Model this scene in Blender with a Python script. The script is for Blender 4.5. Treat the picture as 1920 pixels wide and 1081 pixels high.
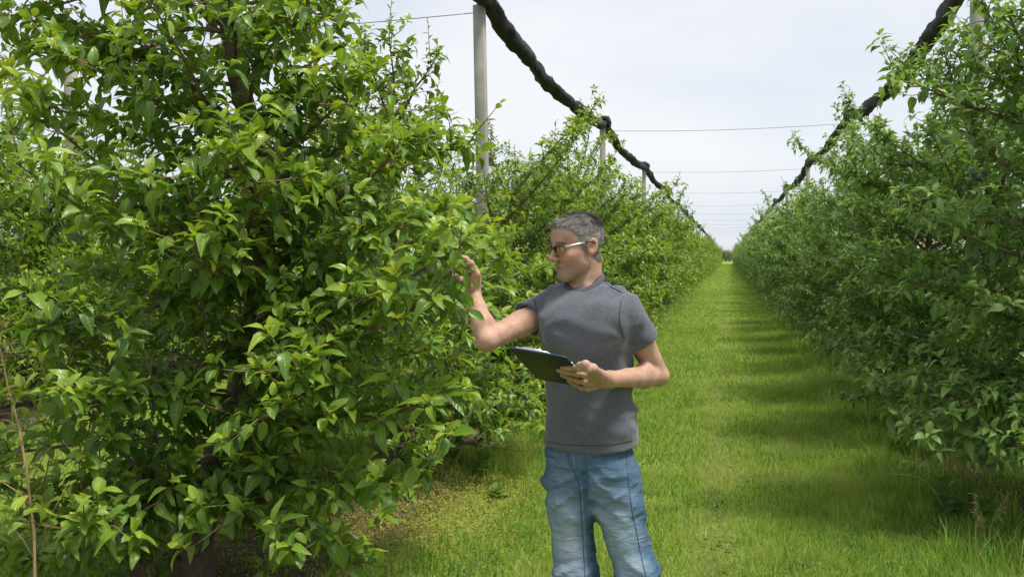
import bpy, math, random
import numpy as np
from mathutils import Matrix, Vector

R = math.radians
sc = bpy.context.scene
for o in list(bpy.data.objects):
    bpy.data.objects.remove(o)

# ------------------------------------------------------------------ camera
FPX = 1750.0                      # focal length in pixels of the 1920 px wide photograph
YAW, PITCH, CAMH = R(13.03), R(1.96), 1.63
cd = bpy.data.cameras.new('camera')
cam = bpy.data.objects.new('camera', cd)
sc.collection.objects.link(cam)
cd.sensor_width = 36.0
cd.lens = FPX / 1920 * 36.0
cd.clip_start = 0.05
cd.clip_end = 3000
cam.location = (0, 0, CAMH)
cam.rotation_euler = (R(90) - PITCH, 0, YAW)
sc.camera = cam

# ------------------------------------------------------------------ sky and sun
SUN_EL, SUN_AZ = R(68), R(101)     # azimuth clockwise from +Y (rows run along +Y), so from the right
w = bpy.data.worlds.new('World')
sc.world = w
w.use_nodes = True
nt = w.node_tree
nt.nodes.clear()
n_out = nt.nodes.new('ShaderNodeOutputWorld')
n_bg = nt.nodes.new('ShaderNodeBackground')
n_sky = nt.nodes.new('ShaderNodeTexSky')
n_sky.sky_type = 'NISHITA'
n_sky.sun_disc = False
n_sky.sun_elevation = SUN_EL
n_sky.sun_rotation = SUN_AZ
n_tc = nt.nodes.new('ShaderNodeTexCoord')
n_map = nt.nodes.new('ShaderNodeMapping')
n_map.inputs['Scale'].default_value = (1.0, 1.0, 3.2)
n_noise = nt.nodes.new('ShaderNodeTexNoise')
n_noise.inputs['Scale'].default_value = 1.9
n_noise.inputs['Detail'].default_value = 5
n_noise.inputs['Roughness'].default_value = 0.5
n_noise.inputs['Distortion'].default_value = 0.3
n_ramp = nt.nodes.new('ShaderNodeValToRGB')       # an even layer of thin cloud
n_ramp.color_ramp.elements[0].position = 0.40
n_ramp.color_ramp.elements[0].color = (4.85, 5.15, 5.7, 1)
n_ramp.color_ramp.elements[1].position = 0.62
n_ramp.color_ramp.elements[1].color = (6.0, 6.08, 6.25, 1)
n_mix = nt.nodes.new('ShaderNodeMix')
n_mix.data_type = 'RGBA'
n_mix.inputs[0].default_value = 0.9
nt.links.new(n_tc.outputs['Generated'], n_map.inputs['Vector'])
nt.links.new(n_map.outputs[0], n_noise.inputs['Vector'])
nt.links.new(n_noise.outputs[0], n_ramp.inputs[0])
nt.links.new(n_sky.outputs[0], n_mix.inputs[6])
nt.links.new(n_ramp.outputs[0], n_mix.inputs[7])
nt.links.new(n_mix.outputs[2], n_bg.inputs[0])
n_bg.inputs[1].default_value = 0.1
nt.links.new(n_bg.outputs[0], n_out.inputs[0])

sd = bpy.data.lights.new('sun', 'SUN')
sd.energy = 3.3
sd.angle = R(11.0)
sd.color = (1.0, 0.95, 0.86)
sun = bpy.data.objects.new('sun', sd)
sc.collection.objects.link(sun)
to_sun = Vector((math.sin(SUN_AZ) * math.cos(SUN_EL), math.cos(SUN_AZ) * math.cos(SUN_EL), math.sin(SUN_EL)))
sun.rotation_euler = to_sun.to_track_quat('Z', 'Y').to_euler()

sc.view_settings.view_transform = 'Standard'
sc.view_settings.look = 'None'
sc.view_settings.gamma = 1.0
sc.view_settings.exposure = 0.68
sc.view_settings.use_curve_mapping = False
sc.cycles.use_denoising = True
sc.cycles.max_bounces = 8
sc.cycles.transparent_max_bounces = 8
sc.cycles.caustics_reflective = False
sc.cycles.caustics_refractive = False

# ------------------------------------------------------------------ helpers
COL = sc.collection


def cam_local(px, py, D):
    """pixel of the photograph at depth D -> (right, forward, height) with the yaw taken out"""
    a = np.asarray(px, float); b = np.asarray(py, float)
    r = D * (a - 960.0) / FPX
    u = D * (540.5 - b) / FPX
    return r, D * math.cos(PITCH) + u * math.sin(PITCH), CAMH - D * math.sin(PITCH) + u * math.cos(PITCH)


def at(px, py, D):
    r, f, z = cam_local(px, py, D)
    return np.array((r * math.cos(YAW) - f * math.sin(YAW), r * math.sin(YAW) + f * math.cos(YAW), z))


def project(P):
    P = np.asarray(P, float)
    x, y, z = P[..., 0], P[..., 1], P[..., 2] - CAMH
    r = x * math.cos(YAW) + y * math.sin(YAW)
    f = -x * math.sin(YAW) + y * math.cos(YAW)
    D = f * math.cos(PITCH) - z * math.sin(PITCH)
    u = f * math.sin(PITCH) + z * math.cos(PITCH)
    Ds = np.where(D > 0.05, D, 0.05)
    return 960 + FPX * r / Ds, 540.5 - FPX * u / Ds, D


_lat = np.random.default_rng(7).random((48, 48, 48)).astype(np.float32)


def vnoise(x, y, z):
    x = np.asarray(x, np.float32); y = np.asarray(y, np.float32); z = np.asarray(z, np.float32)
    x, y, z = np.broadcast_arrays(x, y, z)
    xi = np.floor(x).astype(np.int32); yi = np.floor(y).astype(np.int32); zi = np.floor(z).astype(np.int32)
    fx = x - xi; fy = y - yi; fz = z - zi
    fx = fx * fx * (3 - 2 * fx); fy = fy * fy * (3 - 2 * fy); fz = fz * fz * (3 - 2 * fz)
    x0 = xi % 48; x1 = (xi + 1) % 48; y0 = yi % 48; y1 = (yi + 1) % 48; z0 = zi % 48; z1 = (zi + 1) % 48
    c00 = _lat[x0, y0, z0] * (1 - fx) + _lat[x1, y0, z0] * fx
    c10 = _lat[x0, y1, z0] * (1 - fx) + _lat[x1, y1, z0] * fx
    c01 = _lat[x0, y0, z1] * (1 - fx) + _lat[x1, y0, z1] * fx
    c11 = _lat[x0, y1, z1] * (1 - fx) + _lat[x1, y1, z1] * fx
    c0 = c00 * (1 - fy) + c10 * fy
    c1 = c01 * (1 - fy) + c11 * fy
    return c0 * (1 - fz) + c1 * fz


def nrm(v):
    v = np.asarray(v, float)
    return v / np.maximum(np.linalg.norm(v, axis=-1, keepdims=True), 1e-9)


def mesh_from(name, V, F, mat, attrs=None, uv=None, smooth=True):
    """V (n,3); F list of index arrays of one face size each, or one (m,k) array"""
    me = bpy.data.meshes.new(name)
    if isinstance(F, np.ndarray):
        F = [F]
    F = [np.asarray(f, np.int32) for f in F if len(f)]
    V = np.asarray(V, np.float32)
    loops = np.concatenate([f.ravel() for f in F]).astype(np.int32)
    sizes = np.concatenate([np.full(len(f), f.shape[1], np.int32) for f in F])
    starts = np.concatenate([[0], np.cumsum(sizes)[:-1]]).astype(np.int32)
    me.vertices.add(len(V)); me.vertices.foreach_set('co', V.ravel())
    me.loops.add(len(loops)); me.loops.foreach_set('vertex_index', loops)
    me.polygons.add(len(sizes)); me.polygons.foreach_set('loop_start', starts)
    me.polygons.foreach_set('loop_total', sizes)
    if smooth:
        me.polygons.foreach_set('use_smooth', np.ones(len(sizes), bool))
    me.update(calc_edges=True)
    for k, a in (attrs or {}).items():
        at_ = me.attributes.new(k, 'FLOAT', 'POINT')
        at_.data.foreach_set('value', np.asarray(a, np.float32))
    if uv is not None:
        l = me.uv_layers.new(name='UVMap')
        l.data.foreach_set('uv', np.asarray(uv, np.float32)[loops].ravel())
    if mat is not None:
        me.materials.append(mat)
    me.validate()
    return me


def link(name, data, parent=None):
    o = bpy.data.objects.new(name, data)
    COL.objects.link(o)
    if parent is not None:
        o.parent = parent
    return o


def empty(name, loc=(0, 0, 0), rz=0.0):
    o = bpy.data.objects.new(name, None)
    o.empty_display_size = 0.2
    COL.objects.link(o)
    o.location = tuple(float(v) for v in loc)
    o.rotation_euler = (0, 0, rz)
    return o


def tag(o, label=None, cat=None, group=None, kind=None):
    if label: o['label'] = label
    if cat: o['category'] = cat
    if group: o['group'] = group
    if kind: o['kind'] = kind
    return o


class MB:
    """collects shapes, then becomes ONE mesh"""
    def __init__(s):
        s.V = []; s.Q = []; s.T = []; s.n = 0; s.A = []

    def add(s, V, Q=None, T=None, a=0.0):
        V = np.asarray(V, float).reshape(-1, 3)
        if Q is not None and len(Q): s.Q.append(np.asarray(Q, int) + s.n)
        if T is not None and len(T): s.T.append(np.asarray(T, int) + s.n)
        s.V.append(V); s.A.append(np.full(len(V), a)); s.n += len(V)

    def tube(s, P, rad, k=6, cap=True, a=0.0, lump=None):
        P = np.asarray(P, float); n = len(P)
        rad = np.broadcast_to(np.asarray(rad, float), (n,))
        T = nrm(np.gradient(P, axis=0))
        up = np.array((0.13, 0.21, 1.0)) if abs(T[0][2]) < 0.9 else np.array((1.0, 0.1, 0.0))
        N = np.zeros_like(P); nv = up
        for i in range(n):
            nv = nv - T[i] * np.dot(nv, T[i]); nv = nv / (np.linalg.norm(nv) + 1e-9); N[i] = nv
        B = np.cross(T, N)
        th = np.arange(k) * 2 * math.pi / k
        rr = np.repeat(rad[:, None], k, 1)
        if lump is not None:
            rr = rr * lump
        V = P[:, None, :] + rr[..., None] * (np.cos(th)[None, :, None] * N[:, None, :] + np.sin(th)[None, :, None] * B[:, None, :])
        i = np.arange(n - 1)[:, None] * k; j = np.arange(k)[None, :]; j2 = (j + 1) % k
        Q = np.stack([i + j, i + j2, i + k + j2, i + k + j], -1).reshape(-1, 4)
        V = V.reshape(-1, 3)
        Tt = None
        if cap:
            V = np.concatenate([V, P[:1], P[-1:]])
            c0, c1 = n * k, n * k + 1
            jj = np.arange(k)
            Tt = np.concatenate([np.stack([np.full(k, c0), (jj + 1) % k, jj], -1),
                                 np.stack([np.full(k, c1), (n - 1) * k + jj, (n - 1) * k + (jj + 1) % k], -1)])
        s.add(V, Q, Tt, a)

    def box(s, c, h, M=None, bev=0.0):
        """box with chamfered vertical and horizontal edges"""
        c = np.asarray(c, float); h = np.asarray(h, float)
        b = min(bev, 0.45 * h.min())
        if b <= 0:
            V = np.array([(x, y, z) for z in (-1, 1) for y in (-1, 1) for x in (-1, 1)], float) * h
            Q = [(0, 2, 3, 1), (4, 5, 7, 6), (0, 1, 5, 4), (2, 6, 7, 3), (0, 4, 6, 2), (1, 3, 7, 5)]
        else:
            def ring(z, ins):
                x, y = h[0] - ins, h[1] - ins
                return [(-x + b, -y, z), (x - b, -y, z), (x, -y + b, z), (x, y - b, z), (x - b, y, z), (-x + b, y, z), (-x, y - b, z), (-x, -y + b, z)]
            V = np.array(ring(-h[2], b) + ring(-h[2] + b, 0) + ring(h[2] - b, 0) + ring(h[2], b), float)
            Q = []
            for r in range(3):
                for j in range(8):
                    Q.append((r * 8 + j, r * 8 + (j + 1) % 8, r * 8 + 8 + (j + 1) % 8, r * 8 + 8 + j))
            Q += [(0, 7, 2, 1), (7, 6, 3, 2), (6, 5, 4, 3), (24, 25, 26, 31), (31, 26, 27, 30), (30, 27, 28, 29)]
        if M is not None:
            V = V @ np.asarray(M, float).T
        s.add(V + c, Q)

    def build(s, name, mat, parent=None, smooth=True):
        F = []
        if s.Q: F.append(np.concatenate(s.Q))
        if s.T: F.append(np.concatenate(s.T))
        me = mesh_from(name, np.concatenate(s.V), F, mat, attrs={'shade': np.concatenate(s.A)}, smooth=smooth)
        return link(name, me, parent)


# ------------------------------------------------------------------ materials
def newmat(name):
    m = bpy.data.materials.new(name)
    m.use_nodes = True
    t = m.node_tree
    t.nodes.clear()
    out = t.nodes.new('ShaderNodeOutputMaterial')
    return m, t, out


def nd(t, kind, **kw):
    n = t.nodes.new(kind)
    for k, v in kw.items():
        if k in n.inputs.keys():
            n.inputs[k].default_value = v
        else:
            setattr(n, k, v)
    return n


def ramp(t, src, stops):
    n = t.nodes.new('ShaderNodeValToRGB')
    cr = n.color_ramp
    while len(cr.elements) > 1:
        cr.elements.remove(cr.elements[-1])
    cr.elements[0].position = stops[0][0]
    cr.elements[0].color = (*stops[0][1], 1)
    for p, c in stops[1:]:
        e = cr.elements.new(p)
        e.color = (*c, 1)
    t.links.new(src, n.inputs[0])
    return n.outputs[0]


def mixc(t, fac, a, b, mode='MIX'):
    n = t.nodes.new('ShaderNodeMix')
    n.data_type = 'RGBA'
    n.blend_type = mode
    for idx, v in ((0, fac), (6, a), (7, b)):
        if hasattr(v, 'links') or hasattr(v, 'is_linked'):
            t.links.new(v, n.inputs[idx])
        elif idx == 0:
            n.inputs[0].default_value = v
        else:
            n.inputs[idx].default_value = (*v, 1)
    return n.outputs[2]


def math_(t, op, a, b=None, clamp=False):
    n = t.nodes.new('ShaderNodeMath')
    n.operation = op
    n.use_clamp = clamp
    for i, v in enumerate((a, b)):
        if v is None: continue
        if hasattr(v, 'is_linked'): t.links.new(v, n.inputs[i])
        else: n.inputs[i].default_value = v
    return n.outputs[0]


def noise(t, scale, detail=3, rough=0.5, coord=None, dist=0.0):
    n = t.nodes.new('ShaderNodeTexNoise')
    n.inputs['Scale'].default_value = scale
    n.inputs['Detail'].default_value = detail
    n.inputs['Roughness'].default_value = rough
    n.inputs['Distortion'].default_value = dist
    if coord is None:
        coord = t.nodes.new('ShaderNodeTexCoord').outputs['Object']
    t.links.new(coord, n.inputs['Vector'])
    return n.outputs[0]


def bump(t, h, strength=0.3, dist=0.01):
    n = t.nodes.new('ShaderNodeBump')
    n.inputs['Strength'].default_value = strength
    n.inputs['Distance'].default_value = dist
    t.links.new(h, n.inputs['Height'])
    return n.outputs[0]


def principled(t, out, col, rough=0.6, spec=0.5, normal=None, **kw):
    p = t.nodes.new('ShaderNodeBsdfPrincipled')
    if hasattr(col, 'is_linked'): t.links.new(col, p.inputs['Base Color'])
    else: p.inputs['Base Color'].default_value = (*col, 1)
    if hasattr(rough, 'is_linked'): t.links.new(rough, p.inputs['Roughness'])
    else: p.inputs['Roughness'].default_value = rough
    p.inputs['Specular IOR Level'].default_value = spec
    for k, v in kw.items():
        p.inputs[k.replace('_', ' ')].default_value = v
    if normal is not None: t.links.new(normal, p.inputs['Normal'])
    if out is not None: t.links.new(p.outputs[0], out.inputs[0])
    return p


def leaf_material(name, old, mid, young, under, gloss=0.38, transl=0.42, tint=(1.25, 1.15, 0.5)):
    m, t, out = newmat(name)
    a = nd(t, 'ShaderNodeAttribute', attribute_name='age').outputs['Fac']
    col = ramp(t, a, [(0.0, old), (0.5, mid), (1.0, young)])
    oi = nd(t, 'ShaderNodeObjectInfo').outputs['Random']
    uvn = nd(t, 'ShaderNodeUVMap')
    sep = nd(t, 'ShaderNodeSeparateXYZ')
    t.links.new(uvn.outputs[0], sep.inputs[0])
    u, v = sep.outputs[0], sep.outputs[1]          # u along the leaf, v across (0.5 the midrib)
    av = math_(t, 'ABSOLUTE', math_(t, 'SUBTRACT', v, 0.5))
    rib = math_(t, 'SUBTRACT', 1.0, math_(t, 'MULTIPLY', av, 22.0), clamp=True)
    ph = math_(t, 'MULTIPLY', math_(t, 'SUBTRACT', u, math_(t, 'MULTIPLY', av, 0.55)), 58.0)
    vein = math_(t, 'POWER', math_(t, 'MULTIPLY', math_(t, 'ADD', math_(t, 'SINE', ph), 1.0), 0.5), 5.0)
    vm = math_(t, 'MAXIMUM', math_(t, 'MULTIPLY', rib, 0.55), math_(t, 'MULTIPLY', vein, 0.16))
    col = mixc(t, vm, col, tuple(min(1, c * 1.35 + 0.035) for c in young))
    nz = noise(t, 30, 2)
    col = mixc(t, math_(t, 'MULTIPLY', nz, 0.35), col, tuple(c * 0.7 for c in mid))
    geo = nd(t, 'ShaderNodeNewGeometry')
    ucol = mixc(t, 0.55, col, under)
    fcol = mixc(t, geo.outputs['Backfacing'], col, ucol)
    hgt = math_(t, 'ADD', math_(t, 'MULTIPLY', vein, -0.5), math_(t, 'MULTIPLY', rib, -1.0))
    bn = bump(t, hgt, 0.5, 0.0025)
    p = principled(t, None, fcol, gloss, 0.6, bn)
    rr = math_(t, 'ADD', gloss, math_(t, 'MULTIPLY', geo.outputs['Backfacing'], 0.3))
    t.links.new(rr, p.inputs['Roughness'])
    tr = nd(t, 'ShaderNodeBsdfTranslucent')
    tc = mixc(t, 1.0, col, tint, 'MULTIPLY')
    t.links.new(tc, tr.inputs[0])
    mx = nd(t, 'ShaderNodeMixShader')
    mx.inputs[0].default_value = transl
    t.links.new(p.outputs[0], mx.inputs[1]); t.links.new(tr.outputs[0], mx.inputs[2])
    t.links.new(mx.outputs[0], out.inputs[0])
    return m


M_LEAF = leaf_material('apple_leaf', (0.036, 0.105, 0.028), (0.120, 0.25, 0.026), (0.38, 0.49, 0.045), (0.20, 0.30, 0.13), gloss=0.32)
M_LEAF_R = leaf_material('apple_leaf_downy', (0.045, 0.122, 0.024), (0.120, 0.25, 0.028), (0.34, 0.46, 0.12), (0.27, 0.35, 0.20), gloss=0.42, transl=0.36, tint=(1.1, 1.15, 0.6))


def bark_material(name, c0, c1):
    m, t, out = newmat(name)
    tc = nd(t, 'ShaderNodeTexCoord').outputs['Object']
    mp = nd(t, 'ShaderNodeMapping'); mp.inputs['Scale'].default_value = (1, 1, 0.35)
    t.links.new(tc, mp.inputs[0])
    n1 = noise(t, 38, 5, 0.65, mp.outputs[0], 0.6)
    n2 = noise(t, 7, 3, 0.5, tc)
    col = ramp(t, n1, [(0.3, c0), (0.62, c1)])
    col = mixc(t, math_(t, 'MULTIPLY', n2, 0.4), col, (0.16, 0.15, 0.12))
    principled(t, out, col, 0.85, 0.25, bump(t, n1, 0.7, 0.012))
    return m


M_BARK = bark_material('apple_bark', (0.042, 0.026, 0.017), (0.15, 0.10, 0.068))
M_TWIG = bark_material('apple_twig', (0.085, 0.048, 0.03), (0.24, 0.16, 0.105))


def simple(name, col, rough=0.6, spec=0.4, nscale=0, namp=0.25, bstr=0.0, **kw):
    m, t, out = newmat(name)
    if nscale:
        n = noise(t, nscale, 4, 0.6)
        c = ramp(t, n, [(0.25, tuple(v * (1 - namp) for v in col)), (0.75, tuple(min(1, v * (1 + namp)) for v in col))])
        principled(t, out, c, rough, spec, bump(t, n, bstr, 0.01) if bstr else None, **kw)
    else:
        principled(t, out, col, rough, spec, None, **kw)
    return m


def concrete():
    m, t, out = newmat('concrete')
    a = noise(t, 9, 5, 0.65); b = noise(t, 90, 3, 0.6)
    tc = nd(t, 'ShaderNodeTexCoord').outputs['Object']
    mp = nd(t, 'ShaderNodeMapping'); mp.inputs['Scale'].default_value = (30, 30, 0.8)
    t.links.new(tc, mp.inputs[0])
    s = noise(t, 1.0, 3, 0.5, mp.outputs[0])
    col = ramp(t, a, [(0.3, (0.27, 0.262, 0.24)), (0.7, (0.41, 0.40, 0.37))])
    col = mixc(t, math_(t, 'MULTIPLY', s, 0.5), col, (0.24, 0.23, 0.205))
    col = mixc(t, math_(t, 'MULTIPLY', b, 0.3), col, (0.50, 0.49, 0.46))
    principled(t, out, col, 0.9, 0.2, bump(t, b, 0.5, 0.004))
    return m


M_CONC = concrete()


def net_material():
    m, t, out = newmat('black_net')
    tc = nd(t, 'ShaderNodeTexCoord').outputs['Object']
    mp = nd(t, 'ShaderNodeMapping'); mp.inputs['Scale'].default_value = (26, 2.0, 26)
    t.links.new(tc, mp.inputs[0])
    a = noise(t, 1.0, 4, 0.6, mp.outputs[0], 0.5)
    b = noise(t, 260, 2, 0.6, tc)
    col = ramp(t, a, [(0.3, (0.007, 0.007, 0.008)), (0.55, (0.016, 0.016, 0.018)), (0.8, (0.045, 0.046, 0.052))])
    col = mixc(t, math_(t, 'MULTIPLY', b, 0.35), col, (0.05, 0.052, 0.058))
    principled(t, out, col, 0.72, 0.35, bump(t, math_(t, 'ADD', a, math_(t, 'MULTIPLY', b, 0.3)), 0.9, 0.02))
    return m


M_NET = net_material()
M_WIRE = simple('galvanised_wire', (0.20, 0.21, 0.22), 0.5, 0.5, Metallic=0.6)


# ------------------------------------------------------------------ ground
def ground_material():
    m, t, out = newmat('orchard_soil')
    tc = nd(t, 'ShaderNodeTexCoord').outputs['Object']
    sep = nd(t, 'ShaderNodeSeparateXYZ'); t.links.new(tc, sep.inputs[0])
    x = sep.outputs[0]
    n1 = noise(t, 1.6, 5, 0.6, tc); n2 = noise(t, 24, 4, 0.65, tc); n3 = noise(t, 160, 3, 0.6, tc)
    grass = ramp(t, n2, [(0.25, (0.11, 0.16, 0.025)), (0.5, (0.19, 0.26, 0.04)), (0.75, (0.26, 0.32, 0.06))])
    soil = ramp(t, n2, [(0.25, (0.055, 0.042, 0.026)), (0.55, (0.115, 0.09, 0.052)), (0.8, (0.20, 0.17, 0.085))])
    # rows 4.7 m apart: bare strip under the trees
    ph = math_(t, 'PINGPONG', math_(t, 'SUBTRACT', x, 2.2), 2.35)
    edge = math_(t, 'ADD', ph, math_(t, 'MULTIPLY', math_(t, 'SUBTRACT', n1, 0.5), 0.9))
    strip = math_(t, 'SUBTRACT', 1.0, math_(t, 'MULTIPLY', math_(t, 'SUBTRACT', edge, 0.55), 3.0), clamp=True)
    # worn line in the lane
    wx = math_(t, 'ABSOLUTE', math_(t, 'SUBTRACT', x, -0.08))
    worn = math_(t, 'SUBTRACT', 1.0, math_(t, 'MULTIPLY', wx, 5.0), clamp=True)
    worn = math_(t, 'MULTIPLY', worn, math_(t, 'MULTIPLY', n1, 1.2))
    col = mixc(t, strip, grass, soil)
    col = mixc(t, math_(t, 'MULTIPLY', worn, 0.55, clamp=True), col, (0.085, 0.062, 0.04))
    hh = math_(t, 'ADD', n2, math_(t, 'MULTIPLY', n3, 0.5))
    principled(t, out, col, 0.95, 0.15, bump(t, hh, 0.8, 0.04))
    return m


M_GROUND = ground_material()
gx = np.concatenate([[-900, -300, -90, -40], np.linspace(-14, 10, 97), [40, 90, 300, 900]])
gy = np.concatenate([[-300, -60, -10], np.linspace(-1, 40, 165), [50, 70, 100, 150, 220, 400, 1500]])
GX, GY = np.meshgrid(gx, gy, indexing='ij')


def ground_z(x, y):
    x = np.asarray(x, float); y = np.asarray(y, float)
    fade = np.clip((45 - y) / 10, 0, 1) * np.clip((x + 16) / 4, 0, 1) * np.clip((12 - x) / 4, 0, 1)
    z = (vnoise(x * 0.9 + 20, y * 0.9 + 40, 0.5) - 0.5) * 0.05 - 0.006 * np.exp(-((x + 0.08) / 0.16) ** 2)
    d = np.minimum(np.abs(x - 2.2), np.minimum(np.abs(x + 2.5), np.abs(x + 7.2)))
    z = z + 0.05 * np.exp(-(d / 0.5) ** 2)
    return z * fade


GZ = ground_z(GX, GY)
ni, nj = GX.shape
ii, jj = np.meshgrid(np.arange(ni - 1), np.arange(nj - 1), indexing='ij')
idx = ii * nj + jj
Q = np.stack([idx, idx + nj, idx + nj + 1, idx + 1], -1).reshape(-1, 4)
g = link('ground', mesh_from('ground', np.stack([GX, GY, GZ], -1).reshape(-1, 3), Q, M_GROUND))
tag(g, 'flat orchard ground under grass and bare strips', kind='structure')

# ------------------------------------------------------------------ the man: surfaces grown from distance fields
MD = 3.1
MR0 = MD * (1110 - 960) / FPX


def U(px, py, d=0.0):
    """point of the man's own space (right, away, up) seen at that pixel, d metres behind his axis"""
    r, f, z = cam_local(px, py, MD + d)
    return np.array((r - MR0, f - MD, z))


def smin(a, b, k):
    if k <= 0: return np.minimum(a, b)
    h = np.clip(.5 + .5 * (b - a) / k, 0, 1)
    return b * (1 - h) + a * h - k * h * (1 - h)


class Field:
    def __init__(s, lo, hi, h):
        s.lo = np.array(lo, float); s.h = h
        n = np.ceil((np.array(hi) - s.lo) / h).astype(int) + 1
        s.ax = [(s.lo[i] + h * np.arange(n[i])).astype(np.float32) for i in range(3)]
        s.F = np.full(n, .08, np.float32)

    def block(s, lo, hi):
        sl = []
        for i in range(3):
            a = max(0, int((lo[i] - s.lo[i]) / s.h)); b = min(len(s.ax[i]), int((hi[i] - s.lo[i]) / s.h) + 2)
            if b <= a: return None, None
            sl.append(slice(a, b))
        sl = tuple(sl)
        return sl, (s.ax[0][sl[0]][:, None, None], s.ax[1][sl[1]][None, :, None], s.ax[2][sl[2]][None, None, :])

    def put(s, lo, hi, fn, k=.0, op='u'):
        m = k + 3 * s.h
        sl, X = s.block(np.asarray(lo) - m, np.asarray(hi) + m)
        if sl is None: return
        d = fn(*X)
        if op == 'u': s.F[sl] = smin(s.F[sl], d, k)
        elif op == 's': s.F[sl] = -smin(-s.F[sl], d, k)
        elif op == 'i': s.F[sl] = np.maximum(s.F[sl], d)

    def cone(s, a, b, ra, rb, k=.01, op='u', sq=None):
        a = np.asarray(a, float); b = np.asarray(b, float); r = max(ra, rb)
        s.put(np.minimum(a, b) - r, np.maximum(a, b) + r, cone_fn(a, b, ra, rb), k, op)

    def chain(s, P, Rr, k=.01):
        for i in range(len(P) - 1):
            s.cone(P[i], P[i + 1], Rr[i], Rr[i + 1], k)

    def ell(s, c, rad, k=.01, M=None, op='u'):
        c = np.asarray(c, float); r = max(rad)
        s.put(c - r, c + r, ell_fn(c, rad, M), k, op)

    def mesh(s):
        return nets(s.F, s.lo, s.h)

    def at(s, p):
        q = (np.asarray(p) - s.lo) / s.h
        i = np.floor(q).astype(int); f = q - i
        if (i < 0).any() or (i >= np.array(s.F.shape) - 1).any(): return 1.0
        c = s.F[i[0]:i[0] + 2, i[1]:i[1] + 2, i[2]:i[2] + 2]
        c = c[0] * (1 - f[0]) + c[1] * f[0]; c = c[0] * (1 - f[1]) + c[1] * f[1]
        return float(c[0] * (1 - f[2]) + c[1] * f[2])

    def hit(s, px, py, d0=-.3, d1=.2):
        for d in np.arange(d0, d1, .004):
            if s.at(U(px, py, d)) < 0:
                lo, hi = d - .004, d
                for _ in range(6):
                    m = (lo + hi) / 2
                    if s.at(U(px, py, m)) < 0: hi = m
                    else: lo = m
                return U(px, py, lo - .0006)
        return None


def cone_fn(a, b, ra, rb):
    ab = b - a; L2 = float(ab @ ab) + 1e-12

    def fn(x, y, z):
        t = ((x - a[0]) * ab[0] + (y - a[1]) * ab[1] + (z - a[2]) * ab[2]) / L2
        t = np.clip(t, 0, 1)
        return np.sqrt((x - a[0] - t * ab[0]) ** 2 + (y - a[1] - t * ab[1]) ** 2 + (z - a[2] - t * ab[2]) ** 2) - (ra + (rb - ra) * t)
    return fn


def ell_fn(c, rad, M=None):
    def fn(x, y, z):
        x_, y_, z_ = x - c[0], y - c[1], z - c[2]
        if M is not None:
            x_, y_, z_ = (x_ * M[0][0] + y_ * M[0][1] + z_ * M[0][2], x_ * M[1][0] + y_ * M[1][1] + z_ * M[1][2], x_ * M[2][0] + y_ * M[2][1] + z_ * M[2][2])
        q = np.sqrt((x_ / rad[0]) ** 2 + (y_ / rad[1]) ** 2 + (z_ / rad[2]) ** 2) + 1e-6
        g = np.sqrt((x_ / rad[0] ** 2) ** 2 + (y_ / rad[1] ** 2) ** 2 + (z_ / rad[2] ** 2) ** 2) + 1e-6
        return q * (q - 1) / g
    return fn


def nets(F, lo, h):
    S = F < 0
    c = [S[i:S.shape[0] - 1 + i, j:S.shape[1] - 1 + j, k:S.shape[2] - 1 + k] for i in (0, 1) for j in (0, 1) for k in (0, 1)]
    anyc = c[0].copy(); allc = c[0].copy()
    for q in c[1:]:
        anyc |= q; allc &= q
    I, J, K = np.nonzero(anyc & ~allc)
    f = np.stack([F[I + i, J + j, K + k] for i in (0, 1) for j in (0, 1) for k in (0, 1)], -1)
    off = np.array([(i, j, k) for i in (0, 1) for j in (0, 1) for k in (0, 1)], float)
    acc = np.zeros((len(I), 3)); cnt = np.zeros(len(I))
    for a in range(8):
        for b in range(a + 1, 8):
            if np.abs(off[a] - off[b]).sum() != 1: continue
            fa, fb = f[:, a], f[:, b]
            m = (fa < 0) != (fb < 0)
            t = np.where(m, fa / np.where(m, fa - fb, 1), 0)
            acc += np.where(m[:, None], off[a] + t[:, None] * (off[b] - off[a]), 0); cnt += m
    V = (np.stack([I, J, K], -1) + acc / cnt[:, None]) * h + lo
    ix = np.full(anyc.shape, -1, np.int32); ix[I, J, K] = np.arange(len(I))
    Qs = []
    n0, n1, n2 = F.shape
    for axis in range(3):
        o = [0, 0, 0]; o[axis] = 1
        A = S[:n0 - o[0], :n1 - o[1], :n2 - o[2]]; B = S[o[0]:, o[1]:, o[2]:]
        i, j, k = np.nonzero(A != B)
        a1, a2 = [(1, 2), (2, 0), (0, 1)][axis]
        p = np.stack([i, j, k], -1)
        ok = (p[:, a1] > 0) & (p[:, a2] > 0)
        for q in range(3): ok &= p[:, q] < F.shape[q] - 1
        p = p[ok]; s = A[i, j, k][ok]
        e1 = np.zeros(3, int); e1[a1] = 1; e2 = np.zeros(3, int); e2[a2] = 1
        c0, c1, c2, c3 = p - e1 - e2, p - e2, p, p - e1
        q = np.stack([ix[tuple(c.T)] for c in (c0, c1, c2, c3)], -1)
        q[~s] = q[~s][:, ::-1]
        Qs.append(q)
    Q = np.concatenate(Qs)
    return V, Q[(Q >= 0).all(1)]


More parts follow.
